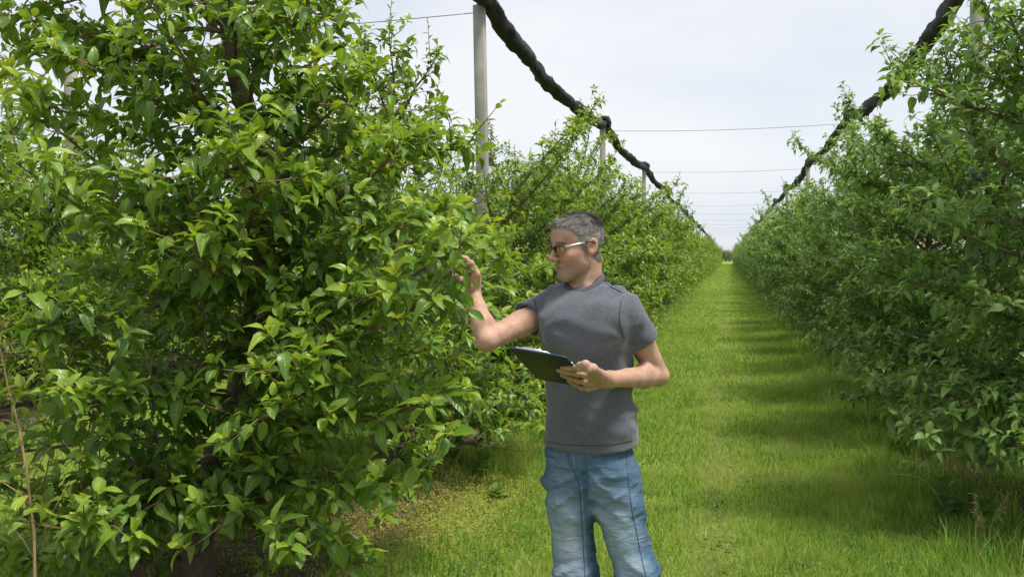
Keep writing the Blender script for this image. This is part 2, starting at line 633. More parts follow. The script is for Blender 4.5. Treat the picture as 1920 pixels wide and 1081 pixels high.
# --- head in its own frame: x forward, y to his left, z up, eyes at z = 0
def head_sdf(x, y, z):
    a = np.abs(y)
    d = ell_fn((-.010, 0, .036), (.092, .0735, .076))(x, a, z)                          # skull
    d = smin(d, ell_fn((.028, 0, -.022), (.058, .060, .084))(x, a, z), .030)            # face
    d = smin(d, ell_fn((.046, 0, .045), (.043, .056, .050))(x, a, z), .03)              # forehead
    d = smin(d, cone_fn(np.array((.064, .010, -.098)), np.array((.006, .052, -.062)), .019, .018)(x, a, z), .030)   # jaw
    d = smin(d, ell_fn((.069, 0, -.099), (.020, .022, .018))(x, a, z), .020)            # chin
    d = smin(d, ell_fn((.052, .041, -.030), (.028, .022, .024))(x, a, z), .020)         # cheek
    d = -smin(-d, ell_fn((.094, .031, -.004), (.016, .019, .013))(x, a, z), .014)       # eye socket
    d = smin(d, cone_fn(np.array((.0815, .034, .0185)), np.array((.086, .010, .015)), .0065, .0075)(x, a, z), .010)  # brow
    d = smin(d, ell_fn((.0745, .031, -.003), (.0125, .0135, .0115))(x, a, z), .006)     # lids
    d = smin(d, cone_fn(np.array((.084, 0, .008)), np.array((.1115, 0, -.031)), .0085, .0108)(x, a, z), .010)         # nose
    d = smin(d, ell_fn((.097, .0125, -.036), (.012, .0075, .008))(x, a, z), .006)       # nostril wing
    d = -smin(-d, ell_fn((.098, .007, -.0435), (.006, .003, .003))(x, a, z), .003)
    d = smin(d, ell_fn((.080, 0, -.062), (.0155, .026, .011))(x, a, z), .010)           # upper lip
    d = smin(d, ell_fn((.0785, 0, -.0765), (.0145, .022, .0075))(x, a, z), .007)        # lower lip
    d = -smin(-d, ell_fn((.096, 0, -.0685), (.012, .027, .0028))(x, a, z), .004)        # mouth line
    d = -smin(-d, cone_fn(np.array((.094, .018, -.042)), np.array((.082, .033, -.066)), .0022, .0022)(x, a, z), .007)  # fold
    ce, se = math.cos(.25), math.sin(.25)
    ex, ez = (x + .014) * ce + (z + .004) * se, -(x + .014) * se + (z + .004) * ce      # ear, tipped back
    ey = a - (.078 - .25 * ex)
    ear = ell_fn((0, 0, 0), (.0195, .0075, .0325))(ex, ey, ez)
    ear = -smin(-ear, ell_fn((.003, .007, .002), (.0115, .0058, .021))(ex, ey, ez), .003)
    d = smin(d, ear, .006)
    return d


HY, HP, HRL = R(63), R(7), R(2)
hF = np.array((-math.sin(HY) * math.cos(HP), -math.cos(HY) * math.cos(HP), -math.sin(HP)))
hL = nrm(np.cross((0, 0, 1.0), hF)); hU = np.cross(hF, hL)
HM = np.stack([hF, hL, hU])                       # rows: head axes in the man's space
HS = .93
HMS = HM * HS
HC = U(1083, 461, -.02)


def Hp(x, y, z):
    return HC + np.asarray((x, y, z), float) @ HMS


def head_coords(x, y, z):
    x_, y_, z_ = x - HC[0], y - HC[1], z - HC[2]
    return tuple((x_ * HM[i][0] + y_ * HM[i][1] + z_ * HM[i][2]) / HS for i in range(3))


# --- torso: a stack of turned ovals read off the outline
TY = R(30)
KEY = [(536, 1080, 1112, .055), (545, 1052, 1142, .078), (555, 1034, 1162, .094), (568, 1020, 1174, .108), (590, 1010, 1180, .118), (620, 1013, 1181, .120), (660, 1019, 1186, .118), (700, 1025, 1185, .114), (740, 1028, 1183, .112), (780, 1028, 1185, .113), (815, 1024, 1189, .116), (850, 1020, 1192, .118)]
kz = np.array([U(1100, k[0])[2] for k in KEY])[::-1]
kc = np.array([U((k[1] + k[2]) / 2, k[0])[0] for k in KEY])[::-1]
kw = np.array([(k[2] - k[1]) / 2 / FPX * MD for k in KEY])[::-1]
kb = np.array([k[3] for k in KEY])[::-1]
ka = np.sqrt(np.maximum(kw ** 2 - (kb * math.sin(TY)) ** 2, .01)) / math.cos(TY)


def stack_fn(zk, ck, ak, bk, infl=0.0, cd_=0.0, n=2.35):
    def fn(x, y, z):
        zz = np.asarray(z).ravel()
        c = np.interp(zz, zk, ck)[None, None, :].astype(np.float32); a = np.interp(zz, zk, ak)[None, None, :].astype(np.float32) + infl; b = np.interp(zz, zk, bk)[None, None, :].astype(np.float32) + infl
        u = (x - c) * math.cos(TY) - (y - cd_) * math.sin(TY)
        v = -(x - c) * math.sin(TY) - (y - cd_) * math.cos(TY)
        d = ((np.abs(u / a) ** n + np.abs(v / b) ** n) ** (1 / n) - 1) * np.minimum(a, b)
        return np.maximum(d, np.maximum(zz[0 if 0 else slice(None)][None, None, :] - zk[-1], zk[0] - zz[None, None, :]))
    return fn


SR, SL = U(1026, 583, .075), U(1174, 585, -.07)
ER, WR = U(914, 637, -.10), U(886, 548, .0)
EL, WL = U(1234, 703, .02), U(1142, 711, -.19)
NB, NT = U(1097, 540, .02), U(1100, 488, .01)

# --- clipboard plane
cA, cB, cE = U(955, 651, -.38), U(1062, 669, -.45), U(1010, 709, -.14)
e1 = cB - cA; w1 = np.linalg.norm(e1); e1 = e1 / w1
e2 = cE - cA; e2 = e2 - e1 * (e2 @ e1); w2 = np.linalg.norm(e2); e2 = e2 / w2
cN = np.cross(e1, e2); cN = cN * (1 if cN[2] > 0 else -1)


def board_d(px, py):
    p0, p1 = U(px, py, 0.0), U(px, py, -.5)
    t = ((cA - p0) @ cN) / ((p1 - p0) @ cN)
    return -.5 * t


def Ub(px, py, off):
    return U(px, py, board_d(px, py) + off)


# --- skin
body = Field((-.50, -.52, .93), (.30, .26, 1.80), .0039)
body.put((-.2, -.15, kz[0]), (.2, .15, kz[-1]), stack_fn(kz, kc, ka, kb, -.024), .0)
body.cone(SR, SL, .036, .036, .03)
body.cone(NB, SL, .036, .03, .03); body.cone(NB, SR, .036, .03, .03)
body.cone(NB, NT, .056, .051, .012)
body.cone(NB + (-.022, -.022, 0), Hp(.005, 0, -.07), .034, .032, .02)
body.put(HC - .17, HC + .17, lambda x, y, z: HS * head_sdf(*head_coords(x, y, z)), .014)


def arm(S, E, W, bulge):
    m1 = S + (E - S) * .45
    body.chain([S, m1, E], [.046, .0435, .034], .012)
    body.ell(E + nrm(E - (S + W) / 2) * .008, (.031, .031, .031), .012)
    f1 = E + (W - E) * .3; f2 = E + (W - E) * .65
    body.chain([E, f1, f2, W], [.034, .0375, .0295, .0245], .010)
    body.ell(f1 + bulge, (.030, .030, .042), .012)
    body.ell(W + (E - W) * .06, (.026, .0235, .026), .006)


arm(SR, ER, WR, np.array((.006, -.006, 0)))
arm(SL, EL, WL, np.array((0, -.004, .006)))


def finger(P, r0, r1, k=.006):
    n = len(P)
    body.chain(P, np.linspace(r0, r1, n), k)
    for q in P[1:-1]: body.ell(q, (r0 * 1.04,) * 3, .004)


# right hand, edge-on, gripping a leaf: palm runs along the view, fingers bend to the left
kn = [U(894, 514, -.040), U(893, 511, -.016), U(894, 513, .008), U(896, 518, .030)]
for q in kn: body.cone(WR, q, .021, .013, .012)
finger([kn[0], U(884, 494, -.050), U(873, 485, -.048), U(863, 481, -.045)], .0098, .0082)
finger([kn[1], U(885, 496, -.020), U(876, 492, -.014), U(866, 493, -.012)], .0098, .0082)
finger([kn[2], U(886, 502, .012), U(876, 502, .014), U(867, 505, .012)], .0095, .008)
finger([kn[3], U(889, 510, .034), U(880, 512, .034), U(873, 517, .030)], .0085, .007)
finger([WR + (0, -.018, .012), U(878, 535, -.050), U(868, 526, -.062), U(856, 517, -.060)], .0125, .0088)

# left hand: fingers under the board, thumb on top of it
kl = [Ub(1104, 692, -.022), Ub(1101, 704, -.022), Ub(1100, 716, -.020), Ub(1103, 727, -.016)]
for q in kl: body.cone(WL, q, .022, .0125, .012)
finger([kl[0], Ub(1086, 690, -.018), Ub(1070, 689, -.013), Ub(1055, 689, -.011)], .0098, .0080)
finger([kl[1], Ub(1082, 700, -.021), Ub(1064, 697, -.014), Ub(1047, 693, -.011)], .0100, .0080)
finger([kl[2], Ub(1084, 713, -.022), Ub(1069, 708, -.014), Ub(1054, 702, -.011)], .0096, .0078)
finger([kl[3], Ub(1090, 726, -.018), Ub(1078, 720, -.013), Ub(1066, 713, -.010)], .0086, .0070)
tb = WL + nrm(Ub(1104, 692, 0) - WL) * .03
finger([tb, Ub(1112, 690, .006), Ub(1098, 683, .016), Ub(1086, 683, .012)], .0135, .0088)

Vb, Qb = body.mesh()
hx, hy, hz = head_coords(Vb[:, 0], Vb[:, 1], Vb[:, 2])
inhead = (hz > -.13) & (np.abs(hy) < .12) & (np.abs(hx) < .14)
HAIRLINE_X = [-.11, -.05, -.034, -.024, .0, .010, .024, .030, .050, .070, .095]
HAIRLINE_Z = [-.070, -.066, -.050, .016, .020, -.012, -.010, .034, .062, .083, .078]
over = hz - np.interp(hx, HAIRLINE_X, HAIRLINE_Z)
hair_m = np.clip(over / .008 + .5, 0, 1) * inhead * (np.abs(hy) < .078)
stub = np.clip((-.040 - hz) / .02, 0, 1) * np.clip((hx - .0) / .03, 0, 1) * np.clip((hz + .135) / .015, 0, 1) * inhead
stub = stub * (1 - .6 * np.exp(-((np.abs(hy) - .05) / .012) ** 2) * (hz > -.055))
lip = np.exp(-((hz + .069) / .0065) ** 2) * (np.abs(hy) < .022) * (hx > .07) * inhead
brow = np.exp(-((hz - .020 + .1 * np.maximum(np.abs(hy) - .03, 0)) / .0045) ** 2) * (np.abs(hy) > .010) * (np.abs(hy) < .048) * (hx > .05) * inhead
warm = np.clip(np.exp(-((np.abs(hy) - .045) ** 2 + (hz + .025) ** 2) / .0009) * (hx > .03) * .6 + np.exp(-((hx - .105) ** 2 + (hz + .03) ** 2) / .0004) + (np.abs(hy) > .079) * .7, 0, 1) * inhead


def skin_material():
    m, t, out = newmat('skin')
    at_ = lambda n: nd(t, 'ShaderNodeAttribute', attribute_name=n).outputs['Fac']
    n1 = noise(t, 34, 4, .6); n2 = noise(t, 420, 2, .6)
    n5 = noise(t, 110, 4, .65)
    col = ramp(t, math_(t, 'ADD', math_(t, 'MULTIPLY', n1, .55), math_(t, 'MULTIPLY', n5, .45)), [(.3, (.31, .175, .125)), (.5, (.43, .26, .19)), (.7, (.52, .335, .25))])
    col = mixc(t, math_(t, 'MULTIPLY', at_('warm'), .45), col, (.50, .20, .13))
    col = mixc(t, math_(t, 'MULTIPLY', at_('stubble'), math_(t, 'ADD', .25, math_(t, 'MULTIPLY', n2, .5))), col, (.21, .135, .105))
    col = mixc(t, math_(t, 'MULTIPLY', at_('lip'), .6), col, (.33, .13, .10))
    col = mixc(t, math_(t, 'MULTIPLY', at_('brow'), .85), col, (.055, .042, .034))
    col = mixc(t, at_('hair'), col, (.10, .092, .085))
    p = principled(t, out, col, .62, .3, bump(t, math_(t, 'ADD', n2, math_(t, 'MULTIPLY', n5, .5)), .2, .002))
    p.inputs['Subsurface Weight'].default_value = .12
    p.inputs['Subsurface Radius'].default_value = (.012, .005, .003)
    p.inputs['Subsurface Scale'].default_value = .6
    return m


M_SKIN = skin_material()
W0 = np.array((MR0 * math.cos(YAW) - MD * math.sin(YAW), MR0 * math.sin(YAW) + MD * math.cos(YAW), 0))
man = empty('person', W0, YAW)
tag(man, 'man in grey t-shirt, faded jeans and glasses reaching into the tree, clipboard in hand', 'person')
link('body', mesh_from('body', Vb, Qb, M_SKIN, {'hair': hair_m, 'stubble': stub, 'lip': lip, 'brow': brow, 'warm': warm}), man)

# --- hair: short strands standing on the scalp
rg = np.random.default_rng(12)
n = 60000
dv = nrm(rg.normal(size=(n, 3)))
o0 = np.array((-.005, 0, .03))
tt = np.full(n, .03)
for _ in range(24):
    p = o0 + dv * tt[:, None]
    tt = tt - head_sdf(p[:, 0], p[:, 1], p[:, 2])
p = o0 + dv * tt[:, None]
ov = p[:, 2] - np.interp(p[:, 0], HAIRLINE_X, HAIRLINE_Z) + rg.normal(0, .0045, n)
m = (ov > 0) & (np.abs(p[:, 1]) < .0775)
p = p[m][:21000]; nn = nrm((p - np.array((-.01, 0, .036))) / np.array((.094, .0745, .080)) ** 2)
top = np.clip((nn[:, 2] - .1) / .6, 0, 1)
comb = np.stack([.75 * top - .35 * (1 - top), nn[:, 1] * .3, -1.0 * (1 - top) + .05 * top], -1)
comb = comb - nn * (comb * nn).sum(1)[:, None]
front = np.clip((p[:, 0] - .05) / .03, 0, 1)
d = nrm(comb + nn * (.15 + .12 * top + .18 * front)[:, None] + rg.normal(0, .15, (len(p), 3)))
ln = (.012 + .012 * top + .008 * front) * rg.uniform(.6, 1.25, len(p)) * np.clip(ov[m][:21000] / .02 + .35, .35, 1)
sidev = nrm(np.cross(d, nn)) * .00085
V = np.empty((len(p), 5, 3))
V[:, 0] = p - sidev; V[:, 1] = p + sidev
mid = p + d * (ln * .55)[:, None]
V[:, 2] = mid - sidev * .8; V[:, 3] = mid + sidev * .8
V[:, 4] = p + nrm(d + comb * .35) * ln[:, None]
b = np.arange(len(p))[:, None] * 5
T = np.concatenate([b + np.array([0, 1, 3]), b + np.array([0, 3, 2]), b + np.array([2, 3, 4])])
Vh = HC + V.reshape(-1, 3) @ HMS
streak = vnoise(p[:, 0] * 45 + 9, p[:, 1] * 190 + 5, p[:, 2] * 90)
grey = np.repeat(np.clip(.16 + .20 * (p[:, 0] < -.02) + .60 * streak + rg.normal(0, .10, len(p)) + .25 * front + .22 * (1 - top) * (p[:, 0] > -.02) , .04, 1), 5)
mt, t, out = newmat('grey_hair')
col = ramp(t, nd(t, 'ShaderNodeAttribute', attribute_name='grey').outputs['Fac'], [(0, (.06, .053, .047)), (.5, (.165, .152, .138)), (1, (.46, .44, .415))])
principled(t, out, col, .45, .5)
hair = link('hair', mesh_from('hair', Vh, T, mt, {'grey': grey}, smooth=False), man)
tag(hair, kind='stuff')

# --- glasses
gl = empty('glasses'); gl.parent = man; gl['label'] = 'half-rim glasses with silver temples'
M_LENS, t, out = newmat('tinted_lens')
gls = nd(t, 'ShaderNodeBsdfGlossy', Roughness=.04); trn = nd(t, 'ShaderNodeBsdfTransparent'); trn.inputs[0].default_value = (.93, .88, .82, 1)
mx = nd(t, 'ShaderNodeMixShader'); fr = nd(t, 'ShaderNodeFresnel', IOR=1.25)
t.links.new(fr.outputs[0], mx.inputs[0]); t.links.new(trn.outputs[0], mx.inputs[1]); t.links.new(gls.outputs[0], mx.inputs[2]); t.links.new(mx.outputs[0], out.inputs[0])
M_RIM = simple('dark_rim', (.018, .012, .009), .35, .5)
M_SILV = simple('silver_temple', (.40, .41, .42), .35, .5, Metallic=.4)
for s in (1, -1):
    th = np.linspace(0, 2 * math.pi, 25)[:-1]
    yy = .034 + .0275 * np.sign(np.cos(th)) * np.abs(np.cos(th)) ** .7; zz = -.003 + .0145 * np.sign(np.sin(th)) * np.abs(np.sin(th)) ** .7
    xx = .101 - 6.0 * (yy - .012) ** 2
    ringp = np.stack([xx, s * yy, zz], -1)
    cpt = np.array([[.1, s * .034, -.003]])
    V = HC + np.concatenate([ringp, cpt, ringp * (1, 1, 1) - (.0015, 0, 0), cpt - (.0015, 0, 0)]) @ HMS
    j = np.arange(24)
    T = np.concatenate([np.stack([j, (j + 1) % 24, np.full(24, 24)], -1), np.stack([25 + (j + 1) % 24, 25 + j, np.full(24, 49)], -1)])
    link('lens', mesh_from('lens', V, T, M_LENS), gl)
    m = MB(); up_ = (zz > -.010); order = np.argsort(-yy[up_])
    rim = ringp[(th > -.1) & (th < math.pi + .25)]
    m.tube(HC + np.concatenate([rim]) @ HMS, .0019, 6); m.build('rim', M_RIM, gl)
    m = MB()
    P = np.array([(.090, s * .066, .006), (.070, s * .0745, .008), (.040, s * .0795, .011), (.016, s * .0815, .013)])
    Vv = []
    for i, q in enumerate(P):
        hh = (.0048, .0046, .0038, .0026)[i]
        Vv += [q + (0, -.0012, -hh), q + (0, .0012, -hh), q + (0, .0012, hh), q + (0, -.0012, hh)]
    Qq = [(i * 4 + j, i * 4 + (j + 1) % 4, i * 4 + 4 + (j + 1) % 4, i * 4 + 4 + j) for i in range(3) for j in range(4)] + [(0, 3, 2, 1), (12, 13, 14, 15)]
    m.add(HC + np.array(Vv) @ HMS, Qq)
    m.build('temple', M_SILV, gl, smooth=False)
    m = MB(); m.tube(HC + np.array([(.017, s * .0815, .0135), (-.004, s * .083, .0145), (-.020, s * .083, .010), (-.028, s * .080, -.004)]) @ HMS, [.0026, .0026, .0024, .002], 6); m.build('temple_tip', M_RIM, gl)
m = MB(); m.tube(HC + np.array([(.1, .0085, .004), (.1035, 0, .006), (.1, -.0085, .004)]) @ HMS, .0018, 6); m.build('bridge', M_RIM, gl)
M_EYE = simple('eye', (.45, .42, .38), .2, .5); M_IRIS = simple('iris', (.03, .018, .01), .2, .5)
for s in (1, -1):
    def ball(c, r, seg=10):
        a = np.linspace(0, math.pi, seg); b = np.linspace(0, 2 * math.pi, seg * 2 + 1)[:-1]
        V = [(c[0] + r * math.sin(i) * math.cos(j), c[1] + r * math.sin(i) * math.sin(j), c[2] + r * math.cos(i)) for i in a for j in b]
        n_ = len(b); Q = [(i * n_ + j, i * n_ + (j + 1) % n_, (i + 1) * n_ + (j + 1) % n_, (i + 1) * n_ + j) for i in range(seg - 1) for j in range(n_)]
        return HC + np.array(V) @ HMS, Q
    m = MB(); m.add(*ball((.0772, s * .031, -.0035), .0112)); eo = m.build('eye', M_EYE, man)
    m = MB(); m.add(*ball((.0838, s * .0305, -.0045), .0048, 7)); m.build('iris', M_IRIS, eo)

# --- t-shirt
sh = Field((-.30, -.24, .96), (.30, .24, 1.60), .0050)
sh.put((-.2, -.16, kz[0]), (.2, .16, kz[-1]), stack_fn(kz, kc, ka, kb, 0), 0)
sh.cone(SR, SL, .050, .050, .05)
NS = U(1099, 545, .02)
sh.ell(NS, (.068, .072, .055), .03)
sh.cone(NS, SL, .052, .042, .04); sh.cone(NS, SR, .052, .042, .04)
sh.ell(U(1066, 612, -.085), (.075, .035, .065), .07); sh.ell(U(1126, 616, -.105), (.075, .035, .065), .07)


def sleeve(S, E, frac, r0, r1, tilt):
    ax = nrm(E - S); C = S + (E - S) * frac
    pn = nrm(ax + np.asarray(tilt)); E2 = S + (E - S) * (frac + .3)
    fn0 = cone_fn(S, E2, r0, r0 + (r1 - r0) * (frac + .3) / frac)
    fn = lambda x, y, z: np.maximum(fn0(x, y, z), (x - C[0]) * pn[0] + (y - C[1]) * pn[1] + (z - C[2]) * pn[2])
    r = max(r0, r1) + .02
    sh.put(np.minimum(S, E2) - r, np.maximum(S, E2) + r, fn, .022)


sleeve(SR, ER, .31, .054, .058, (0, 0, 0))
sleeve(SL, EL, .43, .053, .058, (.05, 0, .1))
X, Y, Z = sh.ax[0][:, None, None], sh.ax[1][None, :, None], sh.ax[2][None, None, :]
uu = X * math.cos(TY) - Y * math.sin(TY)
low = np.clip((1.22 - Z) / .2, 0, 1); upz = np.clip((Z - 1.30) / .12, 0, 1)
w1_ = vnoise(uu * 5 + 11, Y * 5 + 3, Z * 26 + uu * 9) - .5
w2_ = vnoise(uu * 9 + 1, Y * 9 + 7, Z * 9 - uu * 14 + 5) - .5
w3_ = vnoise(X * 4 + 21, Y * 4, Z * 4) - .5
side = np.clip((X - .04) / .1, 0, 1)
sh.F += (w1_ * (.007 + .016 * low * side + .009 * low) + w2_ * (.009 + .006 * upz) + w3_ * .008).astype(np.float32)
# drag lines from the raised arm's armpit
ap = U(1014, 612, -.02)
rr_ = np.sqrt((X - ap[0]) ** 2 + (Z - ap[2]) ** 2 + .3 * (Y - ap[1]) ** 2); an_ = np.arctan2(Z - ap[2], X - ap[0])
sh.F += (.0028 * np.sin(an_ * 7 + rr_ * 20) * np.clip((rr_ - .03) / .04, 0, 1) * np.exp(-(rr_ / .13) ** 2)).astype(np.float32)
ap = U(1168, 636, -.10)
rr_ = np.sqrt((X - ap[0]) ** 2 + (Z - ap[2]) ** 2 + .3 * (Y - ap[1]) ** 2); an_ = np.arctan2(Z - ap[2], X - ap[0])
sh.F += (.0032 * np.sin(an_ * 7 - rr_ * 25) * np.clip((rr_ - .03) / .04, 0, 1) * np.exp(-(rr_ / .13) ** 2)).astype(np.float32)
ridge = lambda n_, k: (1 - np.abs(2 * n_ - 1)) ** k
waist = np.exp(-((Z - 1.10) / .07) ** 2)
g1 = ridge(vnoise(uu * 5 + 31, Y * 5 + 8, Z * 19 + uu * 7), 3); g2 = ridge(vnoise(uu * 8 + 13, Y * 8 + 2, Z * 8 - uu * 16), 3)
sh.F -= (g1 * (.001 + .009 * waist * (.35 + side)) + g2 * (.0025 + .003 * upz)).astype(np.float32)
sh.F += .0012
zh = U(1100, 841)[2]
sh.F = np.maximum(sh.F, (zh + .018 * (uu / .17) ** 2 - Z).astype(np.float32))
# hollow: neck opening, sleeve mouths
sh.cone(NB + (0, 0, -.02), NT + (0, 0, .06), .063, .075, 0, 's')
for S, E, fr_ in ((SR, ER, .31), (SL, EL, .43)):
    sh.cone(S + (E - S) * (fr_ - .10), E, .050, .054, 0, 's')
ncl = np.array([U(*q) for q in [(1061, 534, .00), (1065, 544, -.040), (1080, 550, -.066), (1104, 543, -.068), (1123, 529, -.040), (1131, 518, .010), (1120, 512, .055), (1096, 514, .075), (1072, 522, .050)]])
nc_ = ncl.mean(0); nn_ = np.linalg.svd(ncl - nc_)[2][2]; nn_ = nn_ * np.sign(nn_[2])
X, Y, Z = sh.ax[0][:, None, None], sh.ax[1][None, :, None], sh.ax[2][None, None, :]
hgt_ = (X - nc_[0]) * nn_[0] + (Y - nc_[1]) * nn_[1] + (Z - nc_[2]) * nn_[2]
rad_ = np.sqrt((X - nc_[0] - nn_[0] * hgt_) ** 2 + (Y - nc_[1] - nn_[1] * hgt_) ** 2 + (Z - nc_[2] - nn_[2] * hgt_) ** 2)
sh.F = np.maximum(sh.F, -np.maximum(rad_ - (.085 + .5 * np.maximum(hgt_, 0)), -hgt_ + .004)).astype(np.float32)
Vs_, Qs_ = sh.mesh()


def shirt_material():
    m, t, out = newmat('grey_jersey')
    n1 = noise(t, 300, 2, .7); n2 = noise(t, 850, 2, .6); n3 = noise(t, 5, 3, .5)
    tc = nd(t, 'ShaderNodeTexCoord').outputs['Object']
    mp = nd(t, 'ShaderNodeMapping'); mp.inputs['Scale'].default_value = (110, 110, 700); t.links.new(tc, mp.inputs[0])
    n4 = noise(t, 1.0, 2, .6, mp.outputs[0])
    a = math_(t, 'ADD', math_(t, 'MULTIPLY', n1, .55), math_(t, 'MULTIPLY', n4, .45))
    col = ramp(t, a, [(.32, (.054, .059, .074)), (.52, (.098, .106, .130)), (.70, (.185, .197, .232))])
    col = mixc(t, math_(t, 'MULTIPLY', n3, .25), col, (.10, .10, .105))
    p = principled(t, out, col, .92, .15, bump(t, math_(t, 'ADD', a, n2), .35, .002))
    p.inputs['Sheen Weight'].default_value = .25
    return m


M_SHIRT = shirt_material()
shirt = link('t_shirt', mesh_from('t_shirt', Vs_, Qs_, M_SHIRT), man)


def band(P, hw, thick, closed=True):
    """flat ribbed band along a loop"""
    P = np.asarray(P, float); n_ = len(P)
    c = P.mean(0); out_ = nrm((P - c) * (1, 1, .2)); up_ = np.array((0, 0, 1.0))
    prof = [(-thick, -hw), (thick, -hw), (thick * 1.4, 0), (thick, hw), (-thick, hw)]
    V = np.concatenate([P + out_ * a - out_ * b_ * .45 + up_ * b_ for a, b_ in prof]); k = len(prof)
    Q = [(a * n_ + i, a * n_ + (i + 1) % n_, ((a + 1) % k) * n_ + (i + 1) % n_, ((a + 1) % k) * n_ + i) for a in range(k) for i in range(n_)]
    return V, Q


m_ = len(ncl); LP = []
for i in range(m_):
    a, b, c, d = ncl[(i - 1) % m_], ncl[i], ncl[(i + 1) % m_], ncl[(i + 2) % m_]
    for t_ in np.arange(0, 1, .125):
        LP.append(.5 * (2 * b + (c - a) * t_ + (2 * a - 5 * b + 4 * c - d) * t_ ** 2 + (3 * b - a - 3 * c + d) * t_ ** 3))
M_RIB = simple('ribbed_collar', (.085, .09, .105), .95, .1, 260, .35, .4)
m = MB(); m.add(*band(LP, .0105, .0048)); m.build('collar', M_RIB, shirt)
M_SEAM = simple('seam_thread', (.055, .056, .06), .9, .1)


def seam_on(field, pts, rad, mat, parent, name='seam', n=14):
    pts = np.asarray(pts, float); s = np.linspace(0, len(pts) - 1, n); P = []
    for q in s:
        px, py = np.interp(q, np.arange(len(pts)), pts[:, 0]), np.interp(q, np.arange(len(pts)), pts[:, 1])
        h = field.hit(px, py)
        if h is not None: P.append(h)
    if len(P) > 2:
        m = MB(); m.tube(np.array(P), rad, 5); m.build(name, mat, parent)


seam_on(sh, [(1133, 529), (1150, 540), (1168, 549)], .0016, M_SEAM, shirt)
seam_on(sh, [(1165, 562), (1161, 590), (1163, 612), (1171, 634)], .0014, M_SEAM, shirt)
seam_on(sh, [(1002, 560), (1007, 585), (1012, 606)], .0014, M_SEAM, shirt)
seam_on(sh, [(1024, 827), (1060, 833), (1100, 835), (1150, 832), (1186, 825)], .0012, M_SEAM, shirt, n=24)

# --- jeans
jn = Field((-.24, -.30, .05), (.34, .26, 1.07), .0058)
JK = [(790, 1036, 1178, .098), (815, 1031, 1180, .098), (838, 1027, 1183, .102), (860, 1024, 1187, .110), (880, 1024, 1191, .113), (905, 1026, 1192, .110), (922, 1036, 1186, .095), (936, 1056, 1170, .060)]
jz = np.array([U(1100, k[0])[2] for k in JK])[::-1]; jc = np.array([U((k[1] + k[2]) / 2, k[0])[0] for k in JK])[::-1]
jw = np.array([(k[2] - k[1]) / 2 / FPX * MD for k in JK])[::-1]; jb = np.array([k[3] for k in JK])[::-1]
ja = np.sqrt(np.maximum(jw ** 2 - (jb * math.sin(TY)) ** 2, .01)) / math.cos(TY)
jn.put((-.2, -.16, jz[0]), (.2, .16, jz[-1]), stack_fn(jz, jc, ja, jb), 0)
legR = [U(1066, 900, .02), U(1070, 960, .01), U(1074, 1020, .0), U(1079, 1085, -.02), U(1086, 1200, .01), U(1092, 1365, .03)]
legL = [U(1152, 900, -.03), U(1163, 960, -.045), U(1177, 1010, -.06), U(1197, 1075, -.09), U(1212, 1200, -.07), U(1226, 1375, -.05)]
jn.chain(legR, [.068, .068, .0645, .062, .060, .060], .045)
jn.chain(legL, [.071, .066, .0615, .061, .060, .060], .045)
jn.ell(U(1148, 900, .06), (.065, .065, .08), .04); jn.ell(U(1085, 900, .075), (.07, .07, .085), .05)
X, Y, Z = jn.ax[0][:, None, None], jn.ax[1][None, :, None], jn.ax[2][None, None, :]
crotch = np.exp(-((Z - .85) / .10) ** 2); knee = np.exp(-((Z - .57) / .09) ** 2); ankle = np.exp(-((Z - .16) / .12) ** 2)
legside = np.where(X > .0, 1.0, -1.0)
f1_ = vnoise(X * 6 + 5, Y * 6 + 9, Z * 24 + X * legside * 16) - .5
f2_ = vnoise(X * 12 + 15, Y * 12 + 2, Z * 40 - X * legside * 22) - .5
f3_ = vnoise(X * 5 + 2, Y * 5 + 4, Z * 5) - .5
cr_ = U(1085, 905, -.1)
an_ = np.arctan2(Z - cr_[2], X - cr_[0]); rr_ = np.sqrt((X - cr_[0]) ** 2 + (Z - cr_[2]) ** 2)
jn.F += (f1_ * (.003 + .009 * crotch + .008 * knee + .014 * ankle) + f2_ * (.0015 + .004 * crotch + .003 * knee) + f3_ * .006 ).astype(np.float32)
ridge = lambda n_, k: (1 - np.abs(2 * n_ - 1)) ** k
g1 = ridge(vnoise(X * 7 + 40, Y * 7 + 3, Z * 17 + X * legside * 13), 3); g2 = ridge(vnoise(X * 13 + 4, Y * 13 + 33, Z * 30 - X * legside * 20), 4)
rays = ridge(vnoise(an_ * 3.2 + 30, rr_ * 5 + 2, 3.3 + 0 * X), 3) * np.exp(-((rr_ - .10) / .06) ** 2) * (Y < .02)
jn.F -= (g1 * (.0025 + .008 * crotch + .010 * knee) + g2 * (.001 + .0045 * crotch + .006 * knee) + rays * .0055).astype(np.float32)
jn.F += .004
kf = U(1075, 1052, -.08)[2]
jn.F += (.005 * np.exp(-((Z - kf - .25 * (X + .06)) / .010) ** 2) * np.clip(-(X + .03) / .05, 0, 1) * (X < .02)).astype(np.float32)       # crease at the knee
jn.F = np.maximum(jn.F, (.07 - Z).astype(np.float32))
jn.F = np.maximum(jn.F, (Z - U(1100, 805)[2]).astype(np.float32))
Vj, Qj = jn.mesh()


def leg_fade(V):
    best = np.zeros(len(V))
    for leg in (legR, legL):
        P = np.array(leg); zz = P[:, 2][::-1]
        cx = np.interp(V[:, 2], zz, P[:, 0][::-1]); cy = np.interp(V[:, 2], zz, P[:, 1][::-1])
        dx, dy = V[:, 0] - cx, V[:, 1] - cy
        l = np.hypot(dx, dy); fr_ = (-dy * .88 - dx * .47) / np.maximum(l, 1e-3)
        f = np.clip((fr_ - .15) / .75, 0, 1) * np.exp(-((V[:, 2] - .71) / .20) ** 2) * (l < .11)
        best = np.maximum(best, f)
    return best


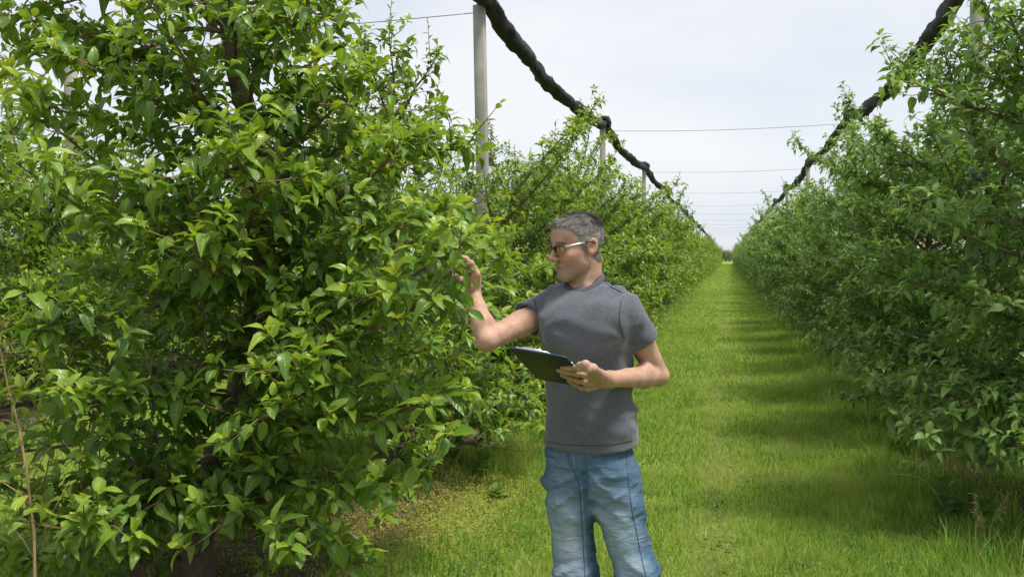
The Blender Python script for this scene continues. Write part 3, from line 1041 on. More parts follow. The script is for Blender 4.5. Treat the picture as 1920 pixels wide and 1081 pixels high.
def denim():
    m, t, out = newmat('denim')
    fade = nd(t, 'ShaderNodeAttribute', attribute_name='fade').outputs['Fac']
    tc = nd(t, 'ShaderNodeTexCoord').outputs['Object']
    mp = nd(t, 'ShaderNodeMapping'); mp.inputs['Scale'].default_value = (9, 9, 46); mp.inputs['Rotation'].default_value = (0, .35, 0); t.links.new(tc, mp.inputs[0])
    wh = noise(t, 1.0, 3, .6, mp.outputs[0], .8)
    mp2 = nd(t, 'ShaderNodeMapping'); mp2.inputs['Scale'].default_value = (700, 700, 160); t.links.new(tc, mp2.inputs[0])
    wv = noise(t, 1.0, 2, .6, mp2.outputs[0])
    n3 = noise(t, 14, 4, .6)
    f = math_(t, 'ADD', math_(t, 'ADD', math_(t, 'MULTIPLY', fade, .62), .22), math_(t, 'MULTIPLY', math_(t, 'SUBTRACT', wh, .5), .7))
    f = math_(t, 'ADD', f, math_(t, 'MULTIPLY', math_(t, 'SUBTRACT', n3, .5), .35), clamp=True)
    col = ramp(t, f, [(0.0, (.030, .066, .12)), (.35, (.095, .165, .25)), (.7, (.22, .305, .39)), (1.0, (.38, .445, .505))])  # unfaded to faded denim; dark end deepened to paint in inner-leg shade
    col = mixc(t, math_(t, 'MULTIPLY', wv, .28), col, (.05, .10, .17))
    principled(t, out, col, .85, .2, bump(t, math_(t, 'ADD', wv, math_(t, 'MULTIPLY', wh, 2.5)), .6, .008))
    return m


M_DENIM = denim()
jeans = link('jeans', mesh_from('jeans', Vj, Qj, M_DENIM, {'fade': leg_fade(Vj)}), man)
M_JSEAM = simple('jeans_seam', (.06, .10, .155), .9, .1); M_STITCH = simple('stitching', (.42, .36, .24), .8, .2)
seam_on(jn, [(1174, 846), (1176, 880), (1181, 930), (1188, 970), (1196, 1010), (1204, 1050), (1213, 1085), (1219, 1110)], .0014, M_JSEAM, jeans, n=44)
seam_on(jn, [(1086, 908), (1089, 950), (1092, 1000), (1095, 1050), (1098, 1110)], .0013, M_JSEAM, jeans, n=40)
seam_on(jn, [(1090, 912), (1093, 950), (1096, 1000), (1099, 1050), (1102, 1110)], .0007, M_STITCH, jeans, 'stitching', n=40)
seam_on(jn, [(1063, 846), (1066, 862), (1073, 878), (1080, 892), (1086, 908)], .0016, M_JSEAM, jeans, n=20)
seam_on(jn, [(1073, 846), (1076, 862), (1077, 874), (1073, 880)], .0008, M_STITCH, jeans, 'stitching', n=16)
seam_on(jn, [(1186, 846), (1189, 856), (1192, 866)], .0012, M_JSEAM, jeans, n=10)

# --- shoes, below the frame
M_SHOE = simple('shoe_leather', (.06, .045, .035), .6, .4, 30); M_SOLE = simple('shoe_sole', (.03, .03, .03), .8, .3)
for leg, ang in ((legR, R(25)), (legL, R(12))):
    an = leg[-1]; fx, fy = -math.sin(ang), -math.cos(ang)
    fs = Field((an[0] - .2, an[1] - .28, .0), (an[0] + .2, an[1] + .2, .14), .006)
    dirv = np.array((fx, fy, 0)); c0 = np.array((an[0], an[1], 0))
    fs.cone(c0 - dirv * .05 + (0, 0, .055), c0 + dirv * .15 + (0, 0, .042), .042, .036, .02)
    fs.cone(c0 + (0, 0, .10), c0 + dirv * .08 + (0, 0, .055), .042, .038, .02)
    fs.F = np.maximum(fs.F, (.016 - fs.ax[2][None, None, :]).astype(np.float32))
    v_, q_ = fs.mesh(); so = link('shoe', mesh_from('shoe', v_, q_, M_SHOE), man)
    m = MB(); th = np.linspace(0, 2 * math.pi, 25)[:-1]
    el = np.array([c0 + dirv * (.05 + .145 * math.cos(a)) + np.array((-fy, fx, 0)) * .046 * math.sin(a) for a in th])
    n_ = 24; V = np.concatenate([el + (0, 0, .002), el + (0, 0, .026), [c0 + dirv * .05 + (0, 0, .002)], [c0 + dirv * .05 + (0, 0, .026)]])
    j = np.arange(n_)
    m.add(V, np.stack([j, (j + 1) % n_, n_ + (j + 1) % n_, n_ + j], -1), np.concatenate([np.stack([(j + 1) % n_, j, np.full(n_, 48)], -1), np.stack([n_ + j, n_ + (j + 1) % n_, np.full(n_, 49)], -1)]))
    m.build('sole', M_SOLE, so)

# --- clipboard in the left hand
cb = empty('clipboard', W0, YAW)
tag(cb, 'dark clipboard with blue edge held in the man\'s left hand', 'clipboard')
BM = np.stack([e1, e2, cN], 1)
cc = cA + e1 * w1 / 2 + e2 * w2 / 2
M_BOARD = simple('board_black', (.014, .016, .018), .5, .35, 120, .3); M_BLUE = simple('board_blue', (.012, .045, .10), .4, .5)
M_CLIP = simple('clip_steel', (.55, .55, .54), .32, .5, Metallic=.8); M_PAPER = simple('paper', (.78, .78, .76), .8, .2)
m = MB(); m.box(cc, (w1 / 2 - .003, w2 / 2 - .003, .0014), BM, .0008); m.build('board', M_BOARD, cb, smooth=False)
m = MB()
rc = .014
cor = []
for sx, sy, a0 in ((-1, -1, math.pi), (1, -1, 1.5 * math.pi), (1, 1, 0), (-1, 1, .5 * math.pi)):
    for a in np.linspace(a0, a0 + math.pi / 2, 6):
        cor.append(cc + e1 * (sx * (w1 / 2 - rc) + rc * math.cos(a)) + e2 * (sy * (w2 / 2 - rc) + rc * math.sin(a)))
cor.append(cor[0]); m.tube(cor, .0024, 6, False); m.build('edge', M_BLUE, cb)
m = MB(); m.box(cc + e2 * .016 + cN * .0024, (w1 / 2 - .012, w2 / 2 - .03, .0007), BM); m.build('paper', M_PAPER, cb, smooth=False)
m = MB(); c_ = cc - e2 * (w2 / 2 - .012) - e1 * .02 + cN * .0045
m.box(c_, (.05, .012, .0025), BM, .0015); m.box(c_ - e2 * .006 + cN * .003, (.03, .005, .003), BM, .002)
for s in (-1, 1): m.tube([c_ + e1 * s * .05 + e2 * -.004, c_ + e1 * s * .05 + e2 * .016 + cN * .004], .003, 6)
m.build('clip', M_CLIP, cb)
m = MB(); c_ = cB + e2 * w2 * .42 - e1 * .006 + cN * .006; m.tube([c_ - e2 * .05, c_ + e2 * .09], [.0035, .004], 8)
m.build('pen', M_CLIP, cb)
# ------------------------------------------------------------------ apple trees
def leaf_template(res, curl, fold, wave, twist):
    """leaf of length 1 along +x with stalk, blade normal +z"""
    if res >= 2:
        ts = np.array([0.0, 0.17, 0.25, 0.40, 0.62, 0.84, 1.0])
        hw = np.array([0.008, 0.008, 0.135, 0.22, 0.235, 0.14, 0.0])
    elif res == 1:
        ts = np.array([0.12, 0.36, 0.66, 1.0])
        hw = np.array([0.012, 0.21, 0.215, 0.0])
    else:
        ts = np.array([0.08, 0.45, 1.0])
        hw = np.array([0.02, 0.25, 0.0])
    n = len(ts)
    s = np.clip((ts - 0.15) / 0.85, 0, 1)
    mid_z = 0.10 * s - curl * s ** 2
    V = []; UV = []
    for i in range(n):
        for c in (-1, 0, 1):
            y = c * hw[i]
            z = mid_z[i] + fold * abs(y) + wave * math.sin(7 * s[i] + c * 1.7) * abs(c) * (hw[i] / 0.26)
            a = twist * s[i]
            V.append((ts[i] * (1 - 0.06 * curl), y * math.cos(a) - (z - mid_z[i]) * math.sin(a), mid_z[i] + y * math.sin(a) + (z - mid_z[i]) * math.cos(a)))
            UV.append((s[i], 0.5 + 0.5 * c * (hw[i] / 0.27)))
    V = np.array(V); UV = np.array(UV)
    Q = []; T = []
    for i in range(n - 1):
        b = i * 3; e = b + 3
        if i == n - 2:
            T += [(b, e + 1, b + 1), (b + 1, e + 1, b + 2)]
        else:
            Q += [(b, e, e + 1, b + 1), (b + 1, e + 1, e + 2, b + 2)]
    Qa = np.array(Q, int).reshape(-1, 4)
    Ta = np.concatenate([np.array(T, int).reshape(-1, 3), Qa[:, [0, 1, 2]], Qa[:, [0, 2, 3]]])
    # drop verts not used (tip sides)
    used = np.unique(Ta); mp = -np.ones(len(V), int); mp[used] = np.arange(len(used))
    return V[used], mp[Ta], UV[used]


SHAPES = [(0.30, 0.45, 0.025, 0.15), (0.55, 0.30, 0.05, -0.25), (0.12, 0.60, 0.02, 0.1), (0.80, 0.25, 0.04, 0.35), (0.38, 0.15, 0.06, -0.1), (1.05, 0.35, 0.07, 0.5), (0.2, 0.8, 0.03, -0.4), (0.65, 0.5, 0.09, 0.2)]
TEMPL = {res: [leaf_template(res, *s) for s in SHAPES] for res in (0, 1, 2)}


class Leaves:
    def __init__(s):
        s.p = []; s.d = []; s.n = []; s.l = []; s.a = []

    def add(s, p, d, n, l, a):
        s.p.append(p); s.d.append(d); s.n.append(n); s.l.append(l); s.a.append(a)

    def arrays(s, rng):
        p = np.array(s.p); d = nrm(np.array(s.d)); n = np.array(s.n)
        b = nrm(np.cross(n, d)); n = np.cross(d, b)
        return dict(p=p, d=d, b=b, n=n, l=np.array(s.l), a=np.clip(np.array(s.a), 0, 1), k=rng.integers(0, len(SHAPES), len(p)))


def take(L, m):
    return {k: v[m] for k, v in L.items()}


def leaf_mesh(name, L, res, mat):
    Vs, Ts, UVs, As = [], [], [], []
    off = 0
    for k in range(len(SHAPES)):
        m = L['k'] == k
        c = int(m.sum())
        if not c: continue
        tv, tt, tu = TEMPL[res][k]
        B = np.stack([L['d'][m], L['b'][m], L['n'][m]], 1) * L['l'][m][:, None, None]     # rows: axes
        V = np.einsum('vi,cij->cvj', tv, B) + L['p'][m][:, None, :]
        nv = len(tv)
        Ts.append((tt[None] + (np.arange(c) * nv)[:, None, None]).reshape(-1, 3) + off)
        Vs.append(V.reshape(-1, 3)); UVs.append(np.tile(tu, (c, 1))); As.append(np.repeat(L['a'][m], nv))
        off += c * nv
    return mesh_from(name, np.concatenate(Vs), np.concatenate(Ts), mat, {'age': np.concatenate(As)}, np.concatenate(UVs), smooth=res > 0)


def grow_path(rng, p0, d0, length, n, wob, droop, tipup):
    P = [np.array(p0, float)]
    d = nrm(d0)
    st = length / n
    for i in range(n):
        d = d + rng.normal(0, wob, 3)
        d[2] += -droop + tipup * (i / n) ** 2
        d = nrm(d)
        P.append(P[-1] + d * st)
    return np.array(P)


UP = np.array((0, 0, 1.0))


def spline(P, n):
    P = np.asarray(P, float)
    E = np.concatenate([[2 * P[0] - P[1]], P, [2 * P[-1] - P[-2]]])
    out = []
    for s in np.linspace(0, len(P) - 1, n):
        i = min(int(s), len(P) - 2); t = s - i
        a, b, c, d = E[i:i + 4]
        out.append(.5 * (2 * b + (c - a) * t + (2 * a - 5 * b + 4 * c - d) * t * t + (3 * b - a - 3 * c + d) * t ** 3))
    return np.array(out)


def rosette(rng, L, p, axis, k, size, age, spread=0.85):
    axis = nrm(axis * 0.6 + UP * 0.55)
    ref = nrm(np.cross(axis, rng.normal(size=3)))
    ref2 = np.cross(axis, ref)
    a0 = rng.random() * 6.28
    for i in range(k):
        th = a0 + i * 2.4 + rng.normal(0, 0.25)
        rad = ref * math.cos(th) + ref2 * math.sin(th)
        inner = i / max(k - 1, 1)
        d = rad * (spread - 0.45 * inner) + axis * (0.25 + 0.65 * inner) + rng.normal(0, 0.12, 3)
        d[2] -= rng.random() * 0.36 * (1 - inner)
        n = axis * 0.6 + UP * 0.9 - rad * 0.15 + rng.normal(0, 0.3, 3)
        L.add(p + axis * 0.006 * i, d, n, size * (0.65 + 0.5 * (1 - inner)) * rng.uniform(0.62, 1.22), age + 0.6 * inner ** 1.5 - 0.06 + rng.normal(0, 0.13))


def shoot(rng, L, mb, p, d, length, size, age=0.5, step=0.033):
    P = grow_path(rng, p, d, length, 4, 0.085, 0.0, 0.05)
    mb.tube(P, np.linspace(0.0044, 0.0016, len(P)), 3, False)
    n = int(length / step)
    a0 = rng.random() * 6.28
    for i in range(n):
        t = (i + 0.7) / n
        f = t * (len(P) - 1); j = min(int(f), len(P) - 2)
        q = P[j] + (P[j + 1] - P[j]) * (f - j)
        ax = nrm(P[j + 1] - P[j])
        ref = nrm(np.cross(ax, np.array((0.3, 0.9, 0.1)))); r2 = np.cross(ax, ref)
        th = a0 + i * 2.4
        rad = ref * math.cos(th) + r2 * math.sin(th)
        dd = rad * (0.9 - 0.55 * t) + ax * (0.35 + 0.7 * t) + rng.normal(0, 0.1, 3)
        dd[2] -= 0.35 * (1 - t) * rng.random()
        L.add(q, dd, ax + rng.normal(0, 0.2, 3) - rad * 0.25 + UP * 0.2, size * (1.05 - 0.55 * t ** 2) * rng.uniform(0.8, 1.15), age + 0.4 * t + rng.normal(0, 0.08))


def twig_with_leaves(rng, L, mb, p, d, length, size, age):
    P = grow_path(rng, p, d, length, 3, 0.19, 0.025, 0.13)
    mb.tube(P, np.linspace(0.0044, 0.0018, len(P)), 3, False)
    n = max(2, int(length / 0.05))
    for i in range(n):
        t = (i + 0.5) / n
        f = t * (len(P) - 1); j = min(int(f), len(P) - 2)
        q = P[j] + (P[j + 1] - P[j]) * (f - j)
        ax = nrm(P[j + 1] - P[j])
        rad = nrm(np.cross(ax, rng.normal(size=3)))
        dd = rad * 0.9 + ax * 0.45 + UP * rng.uniform(-0.22, 0.3)
        L.add(q, dd, UP + rng.normal(0, 0.33, 3), size * rng.uniform(0.6, 1.22), age + rng.normal(0, 0.15))
    rosette(rng, L, P[-1], nrm(P[-1] - P[-2]), rng.integers(5, 8), size, age)


def grow_tree(seed, H, prof, lean=(0, 0), n_scaf=26, size=0.085, extra=(), z0=0.45, sub=0.085, shoots=14, spur=0.09, trunk=None, r0=0.10, shoot_len=(0.22, 0.6), gap=None, thin=None):
    """returns trunk MB, list of branch MBs, leaves"""
    rng = np.random.default_rng(seed)
    L = Leaves()
    if trunk is None:
        nz = 10
        zz = np.linspace(-0.06, H * 0.93, nz)
        T = np.stack([lean[0] * zz / H + np.cumsum(rng.normal(0, 0.022, nz)), lean[1] * zz / H + np.cumsum(rng.normal(0, 0.022, nz)), zz], -1)
        T[0, :2] = 0; T[1, :2] *= 0.3
    else:
        T = np.asarray(trunk, float)
    tz = T[:, 2]
    fr = np.clip((tz - tz[0]) / (tz[-1] - tz[0]), 0, 1)
    fine = np.linspace(0, len(T) - 1, 34)
    Tf = np.stack([np.interp(fine, np.arange(len(T)), T[:, k]) for k in range(3)], -1)
    ff = np.interp(fine, np.arange(len(T)), fr)
    rad = r0 * (1 - ff) ** 0.75 * 0.92 + 0.012 + 0.35 * r0 * np.exp(-ff / 0.035)
    lump = 0.85 + 0.3 * vnoise(np.arange(12)[None, :] * 0.8 + seed, Tf[:, 2][:, None] * 5, seed * 3.3 + np.zeros((1, 12)))
    tmb = MB(); tmb.tube(Tf, rad, 12, True, lump=lump)

    def trunk_at(z):
        return np.array([np.interp(z, tz, T[:, k]) for k in range(3)])

    branches = []
    specs = []
    zs = z0 + (H * 0.95 - z0) * ((np.arange(n_scaf) + 0.5) / n_scaf) ** 1.04
    for i, z in enumerate(zs):
        az = i * 2.39996 + rng.normal(0, 0.3)
        Rr = float(prof(z)) * rng.uniform(0.78, 1.12)
        el = R(np.interp(z / H, [0.1, 0.5, 1.0], [6, 24, 50])) + rng.normal(0, 0.12)
        d = np.array((math.cos(az) * math.cos(el), math.sin(az) * math.cos(el), math.sin(el)))
        p = trunk_at(z)
        P = grow_path(rng, p, d, max(Rr, 0.15) / max(math.cos(el), 0.55), 9, 0.09, 0.045, 0.13)
        specs.append((P, 0.007 + 0.011 * Rr))
    for P, rr in extra:
        specs.append((spline(P, 10), rr))
    for P, rr in specs:
        if gap is not None:
            bad = np.nonzero(gap(P))[0]
            if len(bad): P = P[:max(3, bad[0])]
        mb = MB()
        fi = np.linspace(0, len(P) - 1, 2 * len(P) + 1)
        Pf = np.stack([np.interp(fi, np.arange(len(P)), P[:, k]) for k in range(3)], -1)
        mb.tube(Pf, np.linspace(rr, 0.0035, len(Pf)), 6, True)
        seg = np.linalg.norm(np.diff(P, axis=0), axis=1); cum = np.concatenate([[0], np.cumsum(seg)]); tot = cum[-1]

        def pt(s):
            q = np.array([np.interp(s, cum, P[:, k]) for k in range(3)])
            e = np.array([np.interp(min(s + 0.03, tot), cum, P[:, k]) - np.interp(max(s - 0.03, 0), cum, P[:, k]) for k in range(3)])
            return q, nrm(e)
        s = 0.16 + rng.random() * 0.08
        side = 1
        while s < tot:
            q, ax = pt(s)
            t = s / tot
            if gap is not None and gap(q[None] + np.array((0.12, 0.1, 0.12)))[0]: s += sub; continue
            lat = nrm(np.cross(ax, UP) + rng.normal(0, 0.15, 3)) * side
            d = lat * rng.uniform(0.5, 1.0) + ax * rng.uniform(0.25, 0.8) + UP * rng.uniform(-0.35, 0.75)
            young = 0.24 + 0.38 * t
            twig_with_leaves(rng, L, mb, q, d, rng.uniform(0.14, 0.42) * (1.15 - 0.55 * t), size, young)
            side = -side
            s += sub * rng.uniform(0.7, 1.35)
        s = 0.2
        while s < tot:
            q, ax = pt(s)
            sd = nrm(np.cross(ax, rng.normal(size=3)))
            sd[2] = abs(sd[2]) * 0.8
            rosette(rng, L, q + sd * 0.02, sd, rng.integers(4, 7), size * 0.95, 0.18 + 0.25 * s / tot)
            s += spur * rng.uniform(0.6, 1.5)
        q, ax = pt(tot)
        rosette(rng, L, q, ax, 7, size * 0.95, 0.5)
        if rng.random() < 0.5:
            shoot(rng, L, mb, q, nrm(ax * 0.7 + UP * 0.9), rng.uniform(0.12, 0.3), size * 0.85, 0.45)
        branches.append((mb, P))
    # upright water shoots from the upper limbs and from the leader
    mb = MB()
    mb.tube(np.stack([trunk_at(H * 0.9), trunk_at(H * 0.93) + np.array((0, 0, 0.02))]), 0.012, 6, False)
    for i in range(shoots):
        mbk, P = branches[rng.integers(int(len(branches) * 0.35), len(branches))]
        j = rng.integers(len(P) // 3, len(P))
        if gap is not None and gap(P[j:j + 1] + UP * 0.25)[0]: continue
        shoot(rng, L, mbk, P[j], UP + rng.normal(0, 0.22, 3), rng.uniform(*shoot_len), size * 0.8, 0.42)
    for i in range(3):
        shoot(rng, L, mb, trunk_at(H * 0.92), UP + rng.normal(0, 0.3, 3), rng.uniform(*shoot_len), size * 0.85, 0.42)
    branches.append((mb, None))
    La = L.arrays(rng)
    keep = La['p'][:, 2] > 0.14
    if thin is not None:
        keep &= rng.random(len(keep)) < thin(La['p'])
    if gap is not None:
        keep &= ~gap(La['p'])
    return tmb, branches, take(La, keep)


def pick_leaves(L, root_loc, rz, most):
    """the leaves that show largest in the photograph: front-most in their spot, then by size"""
    c, s = math.cos(rz), math.sin(rz)
    P = L['p'] + L['d'] * (L['l'] * 0.5)[:, None]
    W = np.stack([P[:, 0] * c - P[:, 1] * s, P[:, 0] * s + P[:, 1] * c, P[:, 2]], -1) + np.asarray(root_loc)
    px, py, D = project(W)
    m = (px > 4) & (px < 1916) & (py > 4) & (py < 1076) & (D > 0.5)
    size = L['l'] * FPX / np.maximum(D, 0.5)
    cell = (px // (0.28 * np.median(size[m]))).astype(int) * 10000 + (py // (0.28 * np.median(size[m]))).astype(int)
    order = np.argsort(D)
    order = order[m[order]]
    _, first = np.unique(cell[order], return_index=True)
    front = order[first]
    # weight by how squarely the blade faces the camera
    view = nrm(W - np.array((0, 0, CAMH)))
    nw = np.stack([L['n'][:, 0] * c - L['n'][:, 1] * s, L['n'][:, 0] * s + L['n'][:, 1] * c, L['n'][:, 2]], -1)
    face = 0.25 + np.abs((view * nw).sum(1))
    score = size * face
    front = front[np.argsort(-score[front])][:most]
    sel = np.zeros(len(P), bool); sel[front] = True
    return sel


AGES = 8
_leafmesh = {}


def leaf_data(k, a, mat, res=2):
    key = (k, int(a * (AGES - 1) + 0.5), mat.name, res)
    if key not in _leafmesh:
        tv, tt, tu = TEMPL[res][k]
        _leafmesh[key] = mesh_from('leaf', tv, tt, mat, {'age': np.full(len(tv), key[1] / (AGES - 1))}, tu)
    return _leafmesh[key]


def place_tree(parts, loc, rz, mat, label, group, n_leaf=0, res=1, name='apple_tree'):
    tmb, branches, L = parts
    root = empty(name, loc, rz)
    tag(root, label, 'apple tree', group)
    tmb.build('trunk', M_BARK, root)
    for mb, P in branches:
        if mb.n: mb.build('branch', M_TWIG, root)
    if n_leaf:
        sel = pick_leaves(L, loc, rz, n_leaf)
        S = take(L, sel)
        for i in range(len(S['l'])):
            o = link('leaf', leaf_data(int(S['k'][i]), float(S['a'][i]), mat), root)
            M3 = np.stack([S['d'][i], S['b'][i], S['n'][i]], 1) * S['l'][i]
            M4 = np.eye(4); M4[:3, :3] = M3; M4[:3, 3] = S['p'][i]
            o.matrix_local = Matrix(M4.tolist())
        L = take(L, ~sel)
    layers = [(L, res)]
    if res == 2:        # leaves on the far side of the crown are simpler
        c_, s_ = math.cos(rz), math.sin(rz)
        W = np.stack([L['p'][:, 0] * c_ - L['p'][:, 1] * s_, L['p'][:, 0] * s_ + L['p'][:, 1] * c_, L['p'][:, 2]], -1) + np.asarray(loc)
        back = project(W)[2] > project(np.asarray(loc) + (0, 0, 1.5))[2] - .25
        layers = [(take(L, ~back), 2), (take(L, back), 1)]
    for Lk, rk in layers:
        f = link('foliage', leaf_mesh('foliage', Lk, rk, mat), root)
        tag(f, kind='stuff')
    return root


def copy_thing(o, loc, rz, scale, label, group, mat=None):
    c = o.copy(); COL.objects.link(c)
    c.location = loc; c.rotation_euler = (0, 0, rz); c.scale = scale
    tag(c, label, None, group)
    for ch in o.children:
        d = ch.copy(); COL.objects.link(d); d.parent = c
        d.matrix_parent_inverse = ch.matrix_parent_inverse.copy()
        if mat is not None and ch.name.startswith('foliage'):
            d.material_slots[0].link = 'OBJECT'
            d.material_slots[0].material = mat
    return c


ORD = ['first', 'second', 'third', 'fourth', 'fifth', 'sixth', 'seventh', 'eighth', 'ninth', 'tenth', 'eleventh', 'twelfth', 'thirteenth', 'fourteenth', 'fifteenth', 'sixteenth', 'seventeenth', 'eighteenth', 'nineteenth', 'twentieth']
XL, XR, XLL = -2.5, 2.2, -7.35


def prof_of(zs, rs, k=1.0):
    return lambda z: np.interp(z, zs, rs) * k


# --- the big tree in front of the man; limbs traced from the photograph into its own space
T1 = np.array((XL, 4.1, 0.0))
D1 = project(np.array((XL, 4.1, 1.5)))[2]


def t1(px, py, dd=0.0):
    return at(px, py, D1 + dd) - T1


trunk1 = [t1(352, 1120), t1(356, 1060), t1(372, 960, -.02), t1(415, 860), t1(455, 740, .04), t1(478, 620, .06), t1(492, 500, .06), t1(488, 380, .05), t1(478, 270, .02), t1(440, 130), t1(424, 20), t1(418, -110), t1(424, -240)]
limbs = [
    ([t1(488, 425), t1(545, 398, -.15), t1(600, 380, -.3), t1(665, 350, -.45), t1(720, 308, -.55), t1(748, 272, -.6)], .027),
    ([t1(500, 520), t1(556, 470, -.3), t1(572, 400, -.4), t1(586, 350, -.45)], .022),
    ([t1(470, 640), t1(420, 683, -.4), t1(392, 668, -.55), t1(384, 610, -.6), t1(382, 570, -.6)], .010),
    ([t1(415, 850), t1(330, 905, -.3), t1(262, 880, -.5), t1(180, 790, -.7), t1(105, 690, -.8)], .017),
    ([t1(400, 900), t1(300, 925, -.35), t1(215, 975, -.6), t1(150, 1000, -.75), t1(60, 985, -.85)], .016),
    ([t1(390, 960), t1(300, 1055, -.1), t1(190, 1025, -.2), t1(60, 1050, -.3), t1(-40, 1020, -.4)], .014),
    ([t1(480, 580), t1(380, 505, -.4), t1(300, 468, -.6), t1(160, 395, -.85), t1(30, 305, -1.0)], .010),
    ([t1(480, 400), t1(350, 385, -.2), t1(235, 340, -.4), t1(140, 270, -.5), t1(50, 190, -.6)], .010),
    ([t1(430, 60), t1(340, 55, -.1), t1(265, 95, -.2), t1(210, 70, -.25), t1(60, 40, -.35)], .014),
    ([t1(430, 70), t1(470, 25, -.1), t1(560, 5, -.2), t1(640, -20, -.2)], .012),
    ([t1(470, 250), t1(530, 180, -.2), t1(590, 110, -.3), t1(640, 40, -.35)], .012),
    ([t1(470, 300), t1(560, 260, -.2), t1(620, 210, -.25), t1(660, 160, -.25)], .012),
    ([t1(455, 740), t1(560, 720, -.5), t1(660, 640, -.8), t1(760, 590, -1.0), t1(850, 545, -1.12)], .016),
    ([t1(470, 660), t1(590, 600, -.4), t1(700, 560, -.75), t1(800, 500, -1.05), t1(872, 455, -1.18)], .015),
    ([t1(480, 600), t1(600, 520, -.3), t1(720, 440, -.6), t1(830, 400, -.8)], .013),
    ([t1(440, 800), t1(540, 800, -.5), t1(640, 790, -.8), t1(760, 770, -.95), t1(860, 740, -1.0)], .014),
    ([t1(410, 870), t1(520, 900, -.5), t1(620, 915, -.8), t1(700, 915, -.85), t1(790, 895, -.9)], .013),
    ([t1(400, 890), t1(480, 930, -.6), t1(540, 970, -.9), t1(610, 1010, -1.0)], .012),
    ([t1(440, 800), t1(470, 790, -.7), t1(540, 760, -1.0), t1(570, 700, -1.1)], .013),
    ([t1(380, 940), t1(420, 930, -.5), t1(450, 960, -.9)], .010),
    ([t1(480, 560), t1(470, 540, -.5), t1(380, 500, -.95), t1(365, 450, -1.05)], .010),
    ([t1(490, 480), t1(470, 430, -.5), t1(480, 350, -.9), t1(450, 300, -1.0)], .010),
    ([t1(400, 900), t1(250, 980, -.5), t1(120, 960, -.75), t1(20, 900, -.85)], .011),
    ([t1(440, 780), t1(300, 760, -.5), t1(150, 640, -.8), t1(60, 620, -.9)], .012),
    ([t1(480, 520), t1(330, 560, -.5), t1(220, 600, -.8), t1(130, 570, -.9)], .010),
    ([t1(425, 30), t1(520, 60, .2), t1(590, 20, .3), t1(650, -60, .3)], .010),
    ([t1(400, 930), t1(500, 1000, -.4), t1(600, 1040, -.6), t1(680, 1060, -.6)], .010),
    ([t1(490, 420), t1(620, 400, .2), t1(720, 330, .3), t1(820, 290, .3)], .011),
    ([t1(470, 260), t1(380, 230, -.3), t1(280, 190, -.5), t1(180, 130, -.6), t1(100, 90, -.65)], .012),
    ([t1(450, 160), t1(360, 150, -.1), t1(250, 130, -.2), t1(150, 120, -.2), t1(60, 100, -.2)], .012),
    ([t1(480, 330), t1(340, 290, .2), t1(200, 230, .3), t1(90, 200, .3), t1(10, 140, .3)], .012),
    ([t1(430, 50), t1(330, 0, -.2), t1(220, -20, -.3), t1(110, 10, -.4), t1(20, 30, -.4)], .011),
    ([t1(470, 700), t1(640, 690, .1), t1(780, 660, .1), t1(900, 640, .1)], .011),
]
prof1 = prof_of([0.2, 0.5, 1.2, 1.8, 2.3, 2.9, 3.5], [0.85, 1.08, 1.2, 1.1, 0.8, 0.46, 0.3])


def thin1(P):
    k = np.interp(P[:, 2], [2.0, 2.6], [1.0, 0.9])
    v = nrm(-T1[:2]); al = P[:, 0] * v[0] + P[:, 1] * v[1]; ac = np.abs(P[:, 0] * v[1] - P[:, 1] * v[0])      # low twigs pruned round the stem
    return np.where((P[:, 2] < .5) & (ac < .11) & (al > 0), .25, k)


parts = grow_tree(11, 3.55, prof1, n_scaf=40, size=0.093, extra=limbs, trunk=trunk1, r0=0.098, z0=0.4, sub=0.053, shoots=26, spur=0.057, thin=thin1)
hand = [(846, 462, 868, 512, 3.02, .8), (866, 498, 893, 546, 2.99, .55), (858, 512, 838, 545, 3.0, .3), (884, 462, 926, 448, 3.08, .9), (872, 466, 905, 482, 3.10, .75), (868, 540, 884, 582, 2.97, .6),
        (872, 582, 912, 602, 2.93, .5), (862, 470, 838, 440, 3.05, .85), (880, 505, 904, 498, 3.0, .7), (850, 500, 822, 520, 3.02, .3), (856, 470, 868, 430, 3.08, .9), (845, 520, 850, 562, 3.0, .2), (905, 470, 935, 486, 3.12, .8),
        (862, 560, 838, 590, 3.0, .4), (840, 480, 808, 470, 3.05, .6), (846, 500, 876, 488, 3.0, .85)]
hand += [(866, 512, 880, 548, 2.97, .5), (852, 488, 878, 500, 2.98, .7), (868, 476, 888, 470, 3.0, .8), (884, 520, 906, 540, 3.0, .5)]
hb = [(at(a, b, D) - T1, at(c, d, D + random.Random(a).uniform(-.03, .03)) - T1, ag) for a, b, c, d, D, ag in hand]
rgh = np.random.default_rng(5)
HL = Leaves()
for a, b, ag in hb:
    HL.add(a, b - a, UP * .8 + np.array((.25, -.7, 0)) + rgh.normal(0, .3, 3), float(np.linalg.norm(b - a)) * .92, ag * .75)
HL = HL.arrays(rgh)
mbh = MB()
for q in [(800, 560, 830, 520, 858, 478), (858, 478, 862, 455, 866, 425), (848, 500, 850, 530, 860, 565), (858, 478, 880, 470, 900, 468)]:
    mbh.tube(spline([at(q[0], q[1], 3.12) - T1, at(q[2], q[3], 3.07) - T1, at(q[4], q[5], 3.04) - T1], 7), np.linspace(.004, .0022, 7), 5)
parts = (parts[0], parts[1] + [(mbh, None)], {k: np.concatenate([parts[2][k], HL[k]]) for k in HL})
tree1 = place_tree(parts, T1, 0.0, M_LEAF, 'large apple tree in the left foreground that the man reaches into', 'apple trees of the left row', 300, 2)

